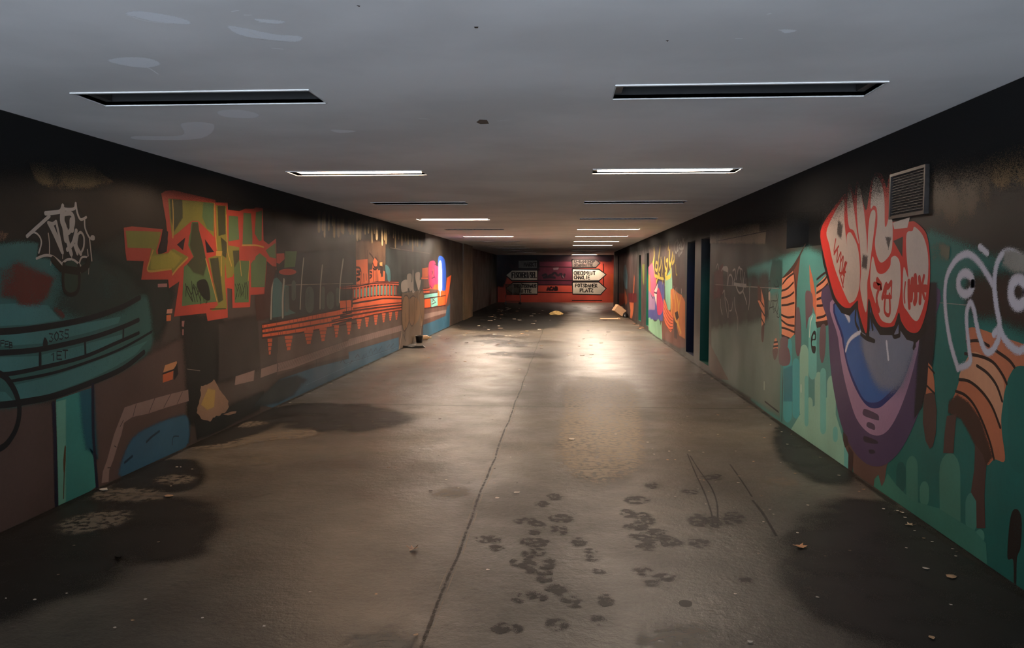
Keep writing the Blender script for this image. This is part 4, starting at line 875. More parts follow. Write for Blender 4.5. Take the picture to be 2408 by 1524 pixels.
fills = [[(268, 250), (278, 420), (295, 600), (318, 795), (300, 640), (300, 560), (320, 530), (345, 550), (390, 650), (410, 800), (408, 980), (380, 1090), (340, 1130), (305, 1110), (200, 850), (150, 640), (132, 500)],
 [(320, 160), (350, 260), (380, 480), (402, 630), (360, 520), (318, 482), (303, 300)],
 [(400, 120), (440, 300), (468, 560), (474, 715), (484, 500), (500, 380), (525, 338), (545, 370), (535, 500), (510, 700), (492, 860), (475, 960), (475, 1110), (460, 1215), (415, 1020), (422, 860), (412, 640), (395, 500), (385, 300)],
 [(545, 55), (590, 100), (620, 230), (624, 440), (628, 480), (640, 475), (665, 388), (690, 440), (690, 620), (670, 720), (600, 790), (560, 740), (540, 620), (560, 450), (555, 330), (530, 302), (503, 322), (520, 120)],
 [(520, 735), (560, 870), (620, 880), (670, 820), (680, 750), (720, 735), (755, 800), (760, 1000), (735, 1180), (690, 1290), (650, 1305), (590, 1270), (540, 1120), (500, 960)],
 [(880, 485), (950, 560), (990, 700), (995, 880), (970, 1100), (920, 1260), (880, 1285), (820, 1210), (780, 1120), (785, 830), (825, 920), (808, 700), (812, 540), (860, 520)], [(692, 450), (840, 402), (818, 492), (706, 505)]]
for i, q in enumerate(fills): t.part('letter_fill', (206, 184, 168)).poly(ZJ(q), smooth=i < 6)
t.part('counter', (52, 46, 44)).poly(ZJ([(698, 605), (780, 568), (775, 742)]))
p = t.part('soot', (70, 60, 56), soft=True, broken=.6)
for q in ([(440, 740), (470, 760), (465, 820), (435, 810)], [(560, 90), (600, 120), (590, 200), (560, 150)], [(230, 450), (260, 480), (250, 560), (220, 540)], [(600, 240), (608, 290)], [(640, 580), (670, 600), (660, 660)]):
    if len(q) > 2: p.poly(ZJ(q), soft=.05)
p = t.part('red_tag', (190, 54, 44))
for q in ([(205, 590), (190, 700), (230, 650)], [(190, 720), (220, 680), (215, 790), (250, 700), (240, 850)], [(250, 780), (270, 740), (255, 900), (290, 780), (265, 990)], [(300, 790), (270, 880), (280, 900)], [(235, 860), (260, 960), (270, 1000)], [(245, 880), (290, 870)]): p.line(ZJ(q), .02)
p = t.part('red_tag', (190, 54, 44))
for q, w in (([(535, 980), (595, 1000), (560, 940)], .05), ([(580, 1000), (555, 1090), (570, 1190)], .035), ([(605, 1090), (635, 980), (650, 1000), (680, 960)], .04), ([(610, 1080), (680, 1085)], .03), ([(640, 1000), (625, 1130), (625, 1210), (655, 1240), (670, 1200), (665, 1060)], .028), ([(685, 955), (680, 1070)], .02), ([(555, 1140), (575, 1200)], .04)): p.line(ZJ(q), w)
p = t.part('red_tag', (190, 54, 44))
for q, w in (([(800, 960), (790, 1060), (795, 1130)], .02), ([(830, 950), (830, 1080), (835, 1170)], .04), ([(860, 940), (850, 1100)], .05), ([(885, 910), (890, 1080), (880, 1130)], .05), ([(920, 920), (930, 1020), (925, 1130)], .04), ([(960, 905), (940, 1000)], .03), ([(840, 1010), (980, 1010)], .05), ([(950, 1040), (965, 1090)], .03)): p.line(ZJ(q), w)
t.done()

# orange ribbed arm
t = Piece('ribbed_shape', 'orange ribbed arm bending down over brown drips near the right edge', 'mural', 'R')
t.part('arm', (200, 116, 80)).poly(ZN([(330, -250), (560, -190), (900, -60), (900, 40), (680, 0), (610, 60), (572, 180), (552, 330), (556, 450), (575, 630), (505, 622), (455, 660), (400, 560), (350, 450), (290, 345), (205, 300), (250, 170), (285, 60), (330, -60)]), smooth=True)
t.part('pale_band', (214, 150, 112)).poly(ZN([(360, -90), (440, -60), (520, 20), (570, 130), (552, 330), (540, 390), (480, 250), (380, 120), (275, 90), (300, 0)]), smooth=True)
t.part('underside', (74, 46, 34), soft=True).poly(ZN([(215, 250), (260, 210), (330, 260), (400, 360), (440, 480), (480, 600), (455, 650), (400, 550), (350, 440), (290, 340), (205, 300)]), soft=(.05, .03))
p = t.part('rib_line', (44, 24, 18))
for q in ([(250, 170), (310, 195), (370, 260), (430, 380), (480, 520), (503, 620)], [(272, 92), (340, 105), (420, 170), (490, 270), (545, 410)], [(390, 0), (460, 50), (520, 130), (558, 235)], [(310, -80), (420, -60), (500, -20), (560, 60), (588, 120)], [(320, -160), (400, -165), (470, -130)], [(500, -110), (600, -40), (640, 10)]): p.line(ZN(q), .018)
t.part('leg', (88, 60, 52)).poly(ZN([(190, 335), (255, 320), (240, 480), (235, 582), (166, 580), (175, 450)]))
t.part('leg', (88, 60, 52)).poly(ZN([(378, 520), (430, 590), (452, 670), (440, 860), (446, 1078), (388, 1078), (385, 900), (350, 840), (372, 690)]))
t.part('dark_top', (40, 30, 24), soft=True, broken=.2).poly(ZM([(600, 500), (1200, 520), (1200, 860), (1000, 800), (800, 720), (600, 700)]), smooth=True, soft=(.12, .12))
t.done()
t = Piece('painted_drop', 'brown hanging drop with an orange top between purple tongue and ribbed arm', 'mural', 'R')
t.part('stem', (198, 116, 80)).poly(ZN([(68, -20), (92, 10), (108, 100), (112, 190), (50, 190), (60, 120)]))
t.part('drop', (82, 56, 48)).poly(ZN([(42, 190), (108, 175), (124, 300), (118, 450), (98, 535), (78, 552), (50, 500), (32, 380), (34, 270)]))
t.part('line', (40, 24, 20)).line(ZN([(70, 5), (108, 50)]), .014).line(ZN([(55, 130), (110, 185)]), .014)
t.done()
# soft white line face
t = Piece('graffiti_portrait', 'soft white sprayed outline of a face with ring eyes near the right edge', 'graffiti', 'R')
p = t.part('spray_line', (196, 188, 192), soft=True, dirt=.4, broken=.15)
for q, w in (([(420, 1375), (350, 1140), (305, 900), (282, 640), (300, 420), (370, 270), (450, 190), (540, 170), (640, 250), (740, 400), (790, 490)], .045), ([(800, 1010), (860, 920), (830, 740), (805, 500), (825, 300), (880, 180), (960, 140), (1060, 180), (1130, 260)], .045),
    ([(430, 1370), (545, 1310), (540, 1180), (515, 940), (515, 780), (550, 680), (590, 760), (615, 900), (650, 1040), (710, 1190), (780, 1190), (850, 1060), (860, 930)], .042), ([(860, 930), (900, 1040), (980, 1140), (1060, 1190), (1160, 1150)], .045), ([(650, 90), (730, 160)], .04)): p.line(ZM(q), w, soft=True)
p = t.part('eye_ring', (200, 190, 192), soft=True, dirt=.4); e = ZM([(500, 480)])[0]; p.ring(e[0], e[1], 17, 25, .055, soft=True)
p = t.part('eye_ring', (200, 190, 192), soft=True, dirt=.4); e = ZM([(1060, 570)])[0]; p.ring(e[0], e[1], 18, 32, .065, soft=True)
t.part('mist', (150, 144, 132), soft=True, broken=.3).poly(ZM([(920, 160), (1040, 180), (1200, 220), (1200, 330), (1000, 310), (910, 250)]), soft=(.06, .05))
t.done()
t = Piece('paint_smudge', 'faint pale green smudge between the white letters and the sprayed face', 'paint smear', 'R')
t.part('smudge', (104, 104, 84), soft=True, broken=.7).poly(ZM([(140, 100), (200, 60), (330, 130), (320, 190), (230, 230), (160, 190)]), soft=.04)
t.done()

# scribbles on the grey panel
t = Piece('graffiti_tag', 'loose white scribbled tag on the dull grey green panel past the doorways', 'graffiti tag', 'R')
p = t.part('stroke', (172, 166, 158), broken=.3)
for q, w in (([(180, 520), (200, 490), (235, 505), (232, 650)], .018), ([(195, 500), (235, 515)], .04), ([(235, 650), (245, 570), (265, 560), (278, 600), (275, 650)], .02), ([(280, 520), (300, 510), (305, 560), (290, 620)], .018), ([(310, 600), (330, 500), (345, 500), (350, 600)], .018), ([(340, 500), (365, 520), (360, 640)], .014),
    ([(385, 540), (375, 640), (395, 660), (405, 590), (400, 650)], .02), ([(290, 640), (350, 650), (400, 655)], .03), ([(310, 660), (330, 710), (350, 720), (375, 690), (370, 640)], .02), ([(370, 700), (400, 790), (405, 820)], .016), ([(430, 670), (430, 780), (420, 870)], .014), ([(170, 780), (172, 850), (185, 910)], .018), ([(190, 720), (205, 700), (212, 800), (235, 940)], .016),
    ([(215, 760), (240, 830), (240, 940)], .012), ([(295, 760), (300, 850), (325, 960), (320, 1060)], .014), ([(250, 880), (270, 870), (280, 800)], .012), ([(130, 500), (145, 460), (155, 510)], .014)): p.line(ZO(q), w * 1.5)
t.done()
t = Piece('graffiti_tag', 'looping white tag sprayed left of the dark doorways high on the right wall', 'graffiti tag', 'R')
p = t.part('stroke', (178, 170, 160))
for q in ([(1040, 10), (1000, 80), (1000, 180), (1020, 220), (1040, 120), (1030, 20)], [(1040, 40), (1060, 90), (1050, 180), (1030, 180), (1040, 120)], [(1070, 0), (1080, 120), (1070, 230), (1060, 270), (1050, 220)], [(1090, 60), (1060, 140), (1110, 180), (1080, 240)], [(1100, -20), (1120, 20), (1135, 80), (1120, 160), (1095, 120), (1110, 40), (1140, 0)]): p.line(ZI(q), .045)
t.done()

# far colourful mural
t = Piece('painted_mural', 'multicolour abstract mural with pink, violet and mint fields left of the doorways', 'mural', 'R')
t.part('pink_field', (190, 84, 110), soft=True, broken=.2).poly(ZI([(605, 440), (660, 380), (690, 480), (720, 620), (740, 900), (605, 940)]), soft=(.08, .04))
t.part('orange_edge', (214, 130, 80), soft=True, broken=.2).poly(ZI([(604, 540), (625, 560), (640, 900), (604, 900)]), soft=(.05, .03))
t.part('violet_field', (80, 82, 140), soft=True, broken=.1).poly(ZI([(604, 900), (690, 880), (760, 640), (840, 680), (835, 1000), (815, 1230), (600, 1200)]), soft=(.05, .03))
t.part('lilac_field', (150, 120, 150), soft=True, broken=.2).poly(ZI([(604, 780), (650, 850), (700, 940), (700, 1060), (604, 1060)]), soft=(.06, .04))
t.part('mint_field', (140, 188, 150)).poly(ZI([(604, 1200), (625, 1180), (640, 1220), (660, 1200), (690, 1245), (720, 1245), (750, 1200), (770, 1240), (780, 1310), (800, 1240), (806, 1520), (700, 1460), (604, 1370)]))
t.part('cream_kite', (226, 200, 186)).poly(ZI([(742, 668), (682, 790), (722, 812), (740, 760)])).poly(ZI([(684, 808), (728, 830), (722, 1010)]))
t.part('crimson_shape', (196, 62, 98)).poly(ZI([(745, 740), (775, 790), (820, 960), (815, 1090), (780, 1145), (740, 1130), (728, 980), (730, 840)]), smooth=True)
t.part('line', (40, 24, 30)).line(ZI([(740, 670), (685, 800), (730, 825)]), .03).line(ZI([(635, 700), (640, 840), (675, 905)]), .03).line(ZI([(850, 850), (865, 920), (885, 880)]), .03)
t.part('mint_column', (130, 180, 150), soft=True, broken=.2).poly(ZI([(845, 620), (950, 440), (960, 800), (930, 1060), (900, 1090), (860, 920)]), soft=(.03, .02))
t.part('orange_swoosh', (226, 112, 74)).poly(ZI([(832, 900), (860, 960), (890, 1060), (935, 1110), (975, 1180), (970, 1350), (935, 1405), (890, 1350), (850, 1260), (822, 1120)]))
p = t.part('swoosh_line', (120, 40, 30))
for k in range(5): p.line(ZI([(832, 960 + 70 * k), (870, 1060 + 62 * k), (920, 1150 + 55 * k), (965, 1200 + 40 * k)]), .02)
t.part('flame_field', (206, 120, 66), soft=True, broken=.3).poly(ZI([(935, 780), (975, 760), (1030, 820), (1100, 860), (1150, 960), (1150, 1500), (1060, 1440), (1000, 1200), (935, 1100)]), soft=(.04, .03))
p = t.part('yellow_flame', (226, 164, 70))
for q in ([(985, 800), (1010, 1000), (1000, 1180)], [(1020, 850), (1050, 1000), (1055, 1200)], [(940, 860), (955, 1000), (945, 1150)], [(1080, 900), (1060, 1050), (1050, 1300)], [(1000, 1200), (1050, 1300), (1090, 1420)]): p.line(ZI(q), .10, taper=True)
p = t.part('white_drip', (220, 200, 190))
for q in ([(984, 720), (984, 900)], [(1008, 750), (1010, 830)], [(1028, 740), (1030, 800)], [(1095, 760), (1096, 820)]): p.line(ZI(q), .03)
t.part('dark_figure', (70, 50, 48), soft=True, broken=.3).poly(ZI([(1000, 1120), (1040, 1100), (1060, 1180), (1020, 1220)]), soft=.03).poly(ZI([(990, 1250), (1030, 1280), (1030, 1500), (990, 1480)]), soft=.03).poly(ZI([(815, 300), (840, 260), (840, 480), (815, 490)]), soft=.03)
t.done()
t = Piece('graffiti_tag', 'dripping yellow scribbled tag over the multicolour mural, far right wall', 'graffiti tag', 'R')
p = t.part('stroke', (206, 184, 66))
for q, w in (([(685, 150), (690, 250), (680, 350)], .10), ([(780, 0), (775, 140), (760, 260)], .10), ([(905, 0), (898, 160)], .06), ([(670, 360), (690, 480), (700, 560), (740, 580), (720, 660)], .05), ([(715, 360), (705, 450), (730, 480), (740, 380), (715, 360)], .05), ([(755, 280), (750, 420), (745, 520), (770, 560)], .06), ([(790, 300), (785, 420), (760, 480)], .06), ([(800, 340), (810, 450), (800, 560)], .05),
    ([(845, 300), (850, 420), (880, 500), (850, 560), (880, 600)], .06), ([(870, 340), (890, 330), (880, 480), (850, 540)], .05), ([(920, 200), (915, 350), (930, 430)], .08), ([(965, 230), (950, 330), (925, 420)], .06), ([(985, 270), (990, 330), (960, 380)], .05), ([(830, 610), (760, 590), (720, 560)], .04), ([(940, 480), (935, 560), (870, 600)], .06), ([(1008, 400), (1015, 530), (1030, 550)], .025), ([(850, 620), (848, 700)], .03), ([(820, 560), (815, 680)], .03)): p.line(ZI(q), w * 1.6)
t.done()
t = Piece('painted_mural', 'faint orange V shape and pale blue streak painted before the far end, right wall', 'mural', 'R')
t.part('v_shape', (226, 120, 78)).poly(ZI([(303, 850), (345, 945), (372, 840), (388, 540), (396, 600), (385, 900), (378, 1080), (358, 1200), (330, 1195), (335, 1080), (318, 960)]))
t.part('v_shape', (214, 112, 74)).poly(ZI([(250, 760), (282, 880), (285, 960), (262, 1010), (245, 900)]))
t.part('blue_streak', (110, 148, 160), soft=True, broken=.5).poly(ZI([(235, 430), (265, 400), (288, 560), (285, 750), (255, 740), (225, 600)]), soft=(.15, .06))
t.part('red_field', (160, 60, 48), soft=True, broken=.2).poly(ZI([(165, 830), (240, 830), (248, 960), (170, 1020)]), soft=(.1, .03))
t.part('green_streak', (150, 160, 66), soft=True, broken=.3).poly(ZI([(510, 395), (545, 395), (535, 700), (520, 640)]), soft=(.06, .04))
t.part('maroon_field', (110, 40, 44), soft=True, broken=.3).poly(ZI([(300, 830), (420, 830), (430, 940), (390, 960), (310, 950)]), soft=(.1, .03))
t.done()
t = Piece('paint_runs', 'pale grey paint runs below the ceiling above the far green doors', 'paint run', 'R')
p = t.part('run', (140, 132, 124), soft=True, broken=.5)
for k in range(22):
    x = 300 + 16 * k + random.uniform(-4, 4); y = 210 - .32 * (x - 150) + random.uniform(0, 20); p.line(ZI([(x, y), (x, y + random.uniform(50, 130))]), random.uniform(.06, .16), soft=True)
t.done()

# black spray over the top of both walls, laid over the older pieces
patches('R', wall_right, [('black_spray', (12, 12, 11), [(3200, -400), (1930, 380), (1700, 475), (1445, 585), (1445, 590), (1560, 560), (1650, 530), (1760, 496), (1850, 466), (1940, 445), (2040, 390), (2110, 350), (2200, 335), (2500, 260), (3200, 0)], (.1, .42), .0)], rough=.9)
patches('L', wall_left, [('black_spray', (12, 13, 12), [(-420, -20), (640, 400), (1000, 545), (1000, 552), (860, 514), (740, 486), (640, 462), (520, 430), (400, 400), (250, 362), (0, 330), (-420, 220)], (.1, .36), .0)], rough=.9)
# ------------------------------------------------------------------ END WALL: arrow signs and lettering
ZH = frame(1150, 590, 7.768)
patches('E', wall_end, [
    ('paint_coat', (92, 36, 52), ZH([(890, 180), (1520, 180), (1520, 620), (890, 620)]), .06, .2),
    ('paint_coat', (30, 16, 22), ZH([(20, 60), (900, 60), (900, 330), (600, 340), (330, 420), (250, 640), (20, 640)]), .2, .2),  # dark upper left; the shade towards the left side is painted in
    ('paint_coat', (40, 18, 24), ZH([(880, 60), (2240, 60), (2240, 180), (880, 180)]), .1, .2),
    ('paint_coat', (214, 96, 52), ZH([(2225, 420), (2262, 420), (2262, 930), (2225, 930)]), .05, .2),
])
p = Paint('E')
for q in ([(890, 540), (1520, 545)], [(890, 622), (1520, 625)], [(890, 755), (1520, 765)], [(2090, 240), (2090, 640)], [(1520, 905), (2060, 905)], [(890, 290), (1520, 300)], [(150, 620), (150, 940)]): p.line(ZH(q), .05, smooth=False)
mesh('black_line', p.v, p.f, paint((30, 12, 16)), wall_end, p.a)
GS = 'painted arrow signs on the red end wall'
def sign(lbl, body, lines, c=(206, 196, 180), brk=0.0, tw=.035):
    t = Piece('arrow_sign', lbl, 'sign', 'E', GS)
    out = t.part('border', (22, 14, 14)); out.line(ZH(body + body[:1]), .13, smooth=False)
    t.part('board', c, broken=brk).poly(ZH(body))
    p = t.part('lettering', (26, 18, 18))
    for s_, x0, y0, x1, y1, dy in lines:
        (a, b), (c_, d) = ZH([(x0, y0), (x1, y1)]); text(p, s_, a, b, c_, d, tw * 1.45, gap=.35, dy=dy / 7.768)
    t.done()
sign('white arrow sign pointing right lettered CHECKPOINT CHARLIE on the red end wall', [(1532, 340), (2005, 348), (2128, 432), (2005, 538), (1532, 540)], [('CHECKPOINT', 1552, 372, 1938, 434, 2), ('CHARLIE', 1556, 452, 1838, 514, 2)])
sign('white arrow sign pointing right lettered POTSDAMER PLATZ on the red end wall', [(1532, 582), (2005, 580), (2128, 690), (2035, 790), (1532, 780)], [('POTSDAMER', 1578, 602, 1975, 660, 4), ('PLATZ', 1664, 688, 1898, 750, 2)])
sign('sooty grey arrow sign pointing right, topmost on the right of the red end wall', [(1524, 170), (1950, 172), (2020, 222), (1950, 296), (1524, 296)], [('U-BAHNHOF', 1560, 176, 1930, 218, 0), ('STADTMITTE', 1560, 238, 1890, 282, 0)], c=(86, 78, 72), brk=.3)
sign('white arrow sign pointing left lettered FISCHERINSEL on the red end wall', [(878, 362), (420, 362), (316, 445), (420, 536), (878, 532)], [('FISCHERINSEL', 420, 392, 862, 490, 0)], c=(190, 182, 166), tw=.045)
sign('white arrow sign pointing left lettered THEATERHAUS MITTE, behind the shopping trolley', [(878, 585), (440, 590), (320, 680), (430, 780), (878, 782)], [('THEATERHAUS', 450, 612, 862, 668, 2), ('MITTE', 556, 700, 768, 762, 0)], c=(196, 186, 170))
sign('dim sooty sign panel in shadow, topmost on the left of the red end wall', [(875, 175), (540, 180), (540, 310), (875, 312)], [('MARKT', 640, 210, 862, 280, 0)], c=(96, 96, 92), brk=.3)
t = Piece('graffiti_lettering', 'small dark letters ACAB written in the middle of the red end wall', 'graffiti', 'E')
p = t.part('letter', (44, 18, 18)); (a, b), (c_, d) = ZH([(1062, 660), (1252, 718)]); text(p, 'ACAB', a, b, c_, d, .09, gap=.45); t.done()
t = Piece('graffiti_tag', 'faint dark scrawl on the purple part of the red end wall', 'graffiti tag', 'E')
p = t.part('scrawl', (34, 26, 32), soft=True)
for q in ([(980, 450), (1040, 430), (1060, 480), (1120, 440)], [(1150, 440), (1200, 400), (1260, 450), (1300, 420)], [(1320, 420), (1350, 490), (1380, 430)], [(1000, 490), (1100, 480), (1200, 490)]): p.line(ZH(q), .12, soft=True)
p = t.part('pale_mark', (130, 110, 116), soft=True, broken=.3); p.poly(ZH([(1170, 315), (1270, 310), (1260, 335), (1180, 345)]), soft=.04); p.line(ZH([(1345, 460), (1360, 490)]), .06, soft=True)
t.done()
# ------------------------------------------------------------------ FLOOR: joints, cracks, stains
ZR = frame(1500, 900, 2.443); ZS = frame(800, 1080, 3.01); ZT = frame(700, 700, 3.01); ZU = frame(0, 940, 2.61)
def floor_paint(name, c, soft, shapes, dirt=.5, broken=0.0, parent=None, pl='F'):
    p = Paint(pl)
    for s_ in shapes: s_(p)
    return mesh(name, p.v, p.f, paint(c, dirt, soft, broken, .5), parent or floor, p.a)
xj = -0.585
def wob(y): return xj + .006 * math.sin(y * 3.1) + .004 * math.sin(y * 7.7)
floor_paint('joint', (30, 26, 23), True, [lambda p: p.line([(wob(y / 3), y / 3) for y in range(-6, 108)], .018, smooth=False, soft=True, raw=True)], broken=1.6)
floor_paint('joint_edge', (128, 114, 98), False, [lambda p: p.line([(wob(y / 3) + .022, y / 3) for y in range(-6, 108)], .006, smooth=False, raw=True), lambda p: p.line([(wob(y / 3) - .020, y / 3) for y in range(-6, 108)], .004, smooth=False, raw=True)], broken=.9)
yj = hit(1200, 955, 'F').y
floor_paint('joint', (26, 22, 20), True, [lambda p: p.line([(-3.35 + .28 * k, yj + .010 * math.sin(k * 1.7)) for k in range(21)], .024, smooth=False, soft=True, raw=True)], broken=.4)
floor_paint('joint', (34, 30, 27), True, [lambda p: p.line([(-3.35 + .28 * k, 20.6 + .010 * math.sin(k * 1.7)) for k in range(21)], .024, smooth=False, soft=True, raw=True)], broken=.6)
for q, w in (([(285, 410), (330, 520), (385, 640), (425, 760), (430, 830)], .012), ([(300, 420), (350, 500), (420, 600), (455, 700), (458, 830)], .012), ([(530, 470), (600, 570), (655, 655)], .014), ([(660, 678), (710, 740), (760, 820), (795, 880)], .02)):
    floor_paint('crack', (32, 28, 25), True, [lambda p, q=q, w=w: p.line(ZR(q), w, soft=True)], broken=.3)
# floor coating flaking off in pale flecks, with the lamp reflection painted in
for q, b in (([(1350, 900), (1470, 900), (1490, 970), (1490, 1080), (1420, 1110), (1335, 1080), (1340, 960)], .9), (ZS([(1650, 0), (1880, 0), (1880, 110), (1700, 80)]), .8)):
    floor_paint('flaking_glare_patch', (136, 122, 104), True, [lambda p, q=q: p.poly(q, smooth=True, soft=(.15, .5))], dirt=0, broken=1 + b)
# wet and sooty areas
for q, s_, b in ((ZU([(-500, 900), (0, 840), (380, 610), (560, 590), (700, 640), (1150, 660), (1120, 900), (960, 950), (700, 960), (500, 1100), (200, 1200), (-500, 1400)]), (.3, .25), .35),
                 (ZU([(740, 540), (900, 410), (1150, 380), (1180, 520), (1000, 560)]), (.12, .12), .3), (ZU([(1180, 280), (1400, 190), (1700, 60), (1900, 40), (1600, 180), (1400, 260)]), (.15, .2), .2),
                 (ZT([(0, 780), (400, 770), (700, 860), (400, 930), (0, 900)]), (.3, .3), .5),
                 ([(1110, 745), (1165, 722), (1290, 722), (1300, 740), (1285, 765), (1200, 770), (1105, 768)], (.7, 2.6), .2), ([(1170, 712), (1300, 712), (1340, 730), (1180, 740)], (.7, 3.5), .2),
                 (ZR([(840, 260), (1000, 300), (1200, 520), (1050, 560), (850, 420)]), (.12, .2), .4), (ZR([(1300, 700), (1700, 900), (2100, 1180), (2218, 1400), (1900, 1524), (1300, 1400), (1000, 1000)]), (.3, .3), .4)):
    floor_paint('wet_stain', (34, 33, 31), True, [lambda p, q=q, s_=s_: p.poly(q, smooth=True, soft=s_)], broken=b)
for q in (ZU([(620, 570), (760, 555), (960, 575), (960, 605), (800, 610), (640, 600)]), ZU([(430, 750), (560, 710), (740, 700), (720, 750), (520, 800), (430, 790)]), ZU([(1180, 300), (1400, 270), (1600, 215), (1880, 190), (1900, 225), (1600, 250), (1400, 290)]),
          ZU([(1480, 150), (1540, 138), (1610, 145), (1560, 158), (1480, 168)]), ZU([(1530, 375), (1570, 362), (1630, 378), (1590, 388)]), ZR([(760, 565), (830, 553), (888, 572), (830, 582)]),
          ZU([(985, 490), (1080, 470), (1160, 490), (1080, 510)]), ZR([(60, 1500), (200, 1440), (330, 1430), (240, 1524)]), ZS([(700, 240), (800, 215), (880, 225), (800, 262)]), ZS([(130, 1290), (300, 1260), (430, 1290), (400, 1336), (150, 1336)])):
    floor_paint('pale_scuff', (112, 102, 88), True, [lambda p, q=q: p.poly(q, smooth=True, soft=(.10, .12))], dirt=0, broken=1.85)
# dark smudges where feet have worn through the dirt
sm = [(1380, 588, 140, 26), (1330, 675, 32, 18), (1400, 655, 50, 22), (1320, 440, 90, 20), (1400, 465, 50, 20), (1560, 420, 80, 26), (1550, 500, 60, 30), (1380, 520, 40, 16), (1300, 740, 100, 34), (1400, 790, 110, 24), (1480, 740, 40, 30), (1540, 925, 70, 30), (1640, 1010, 70, 34), (1360, 965, 26, 24), (1420, 975, 22, 20), (1535, 1165, 70, 34), (1170, 1200, 110, 28), (1250, 985, 18, 30),
      (1430, 320, 50, 18), (1520, 265, 50, 20), (2040, 385, 60, 24), (2100, 480, 100, 18), (2220, 515, 90, 18), (2310, 595, 80, 20), (2140, 545, 120, 14), (2160, 620, 70, 22), (2160, 805, 50, 18), (2320, 832, 40, 18), (1880, 1000, 36, 34), (1770, 650, 36, 12), (1780, 700, 46, 18), (1830, 795, 30, 14), (2210, 190, 40, 14), (2100, 290, 90, 24), (2130, 400, 60, 22), (1450, 850, 50, 14), (1050, 570, 90, 26), (1100, 630, 50, 14), (2210, 880, 50, 12), (1830, 1140, 30, 24), (1690, 590, 50, 26)]
for (x, y, a, b) in sm:
    q = ZS([(x + a * (1 + .14 * math.sin(k * 1.1 + x)) * math.cos(k * math.pi / 6) * .75 + .3 * b * math.sin(k * math.pi / 6), y + b * (1 + .18 * math.cos(k * 1.3 + y)) * math.sin(k * math.pi / 6)) for k in range(12)])
    floor_paint('smudge', (50, 45, 42), True, [lambda p, q=q: p.poly(q, smooth=True, soft=.035)], broken=1.9)
for (x, y, a, b) in ((350, 790, 50, 34), (440, 800, 36, 30), (550, 780, 50, 30), (350, 920, 50, 20), (100, 900, 90, 26), (190, 920, 50, 22), (40, 800, 40, 40), (80, 590, 30, 12), (430, 545, 50, 14), (300, 630, 40, 10), (30, 1085, 40, 14), (150, 1120, 40, 14), (620, 1135, 20, 8)):
    q = ZR([(x + a * (1 + .15 * math.sin(k * 1.2 + x)) * math.cos(k * math.pi / 6), y + b * (1 + .15 * math.cos(k * 1.4 + y)) * math.sin(k * math.pi / 6)) for k in range(12)])
    floor_paint('smudge', (50, 44, 43), True, [lambda p, q=q: p.poly(q, smooth=True, soft=.04)], broken=1.9)
for (x, y, a, b) in ((1165, 803, 40, 3), (1200, 812, 30, 3), (1195, 832, 44, 3), (1240, 836, 24, 3), (1150, 790, 30, 2)):
    q = [(x + a * (1 + .4 * math.sin(k * 2.1 + x)) * math.cos(k * math.pi / 8), y + b * (1 + .5 * math.cos(k * 2.7 + y)) * math.sin(k * math.pi / 8)) for k in range(16)]
    floor_paint('smudge', (44, 38, 36), True, [lambda p, q=q: p.poly(q, soft=(.12, .35))], broken=.7)
floor_paint('tar_spot', (22, 22, 22), False, [lambda p: p.poly(ZR([(235, 1262), (255, 1250), (300, 1255), (312, 1270), (300, 1287), (250, 1285)]), smooth=True)])
for k in range(9):
    x = 60 + 34 * k; floor_paint('scrape', (132, 114, 98), False, [lambda p, x=x: p.line(ZR([(x, 1510 - 3 * x * .1), (x + 60, 1470 - x * .12)]), .008)], broken=.6)
# dirt gathered along the foot of both walls
floor_paint('dirt_line', (38, 30, 24), True, [lambda p: p.line([(XR - .03, 2 + .3 * k) for k in range(115)], .05, smooth=False, soft=True, raw=True)], broken=.6)
floor_paint('dirt_line', (30, 27, 24), True, [lambda p: p.line([(-XL + .03, 2 + .3 * k) for k in range(80)], .05, smooth=False, soft=True, raw=True)], broken=.6)

# CEILING: peeling paint
for q in ([(300, 32), (340, 28), (420, 42), (442, 55), (370, 50)], [(540, 62), (580, 68), (650, 82), (705, 86), (690, 97), (600, 88), (560, 78)], [(258, 142), (300, 135), (350, 138), (372, 150), (340, 158), (290, 152)], [(515, 262), (560, 258), (605, 268), (590, 277), (530, 274)], [(600, 45), (665, 50), (640, 54)], [(1840, 70), (1868, 72), (1850, 76)], [(430, 290), (500, 292), (470, 325), (330, 328), (320, 320), (430, 318)], [(780, 305), (835, 308), (800, 312)]):
    floor_paint('peeling_patch', (240, 240, 241), True, [lambda p, q=q: p.poly(q, smooth=True, soft=.015)], dirt=.0, broken=.1, parent=ceiling, pl='C')
for q in ([(1120, 287), (1128, 281), (1145, 282), (1150, 291), (1130, 292)], [(1115, 62), (1125, 62), (1124, 66), (1116, 66)], [(838, 12), (847, 13), (845, 16)], [(1565, 94), (1573, 94), (1570, 98)]):
    floor_paint('chipped_spot', (70, 60, 54), False, [lambda p, q=q: p.poly(q)], parent=ceiling, pl='C')
for q in ([(538, 64), (580, 72), (620, 90), (690, 97)], [(258, 143), (310, 156), (345, 158), (372, 174)], [(300, 35), (350, 50), (442, 56)], [(575, 35), (590, 35)], [(610, 52), (660, 49)], [(640, 113), (665, 115)], [(1832, 70), (1868, 73)], [(1730, 90), (1745, 90)], [(1805, 33), (1812, 31)], [(1170, 284), (1198, 282)], [(985, 278), (1010, 280)], [(545, 27), (560, 24)]):
    floor_paint('peel_edge', (244, 243, 242), False, [lambda p, q=q: p.line(q, .008)], dirt=.1, broken=.3, parent=ceiling, pl='C')

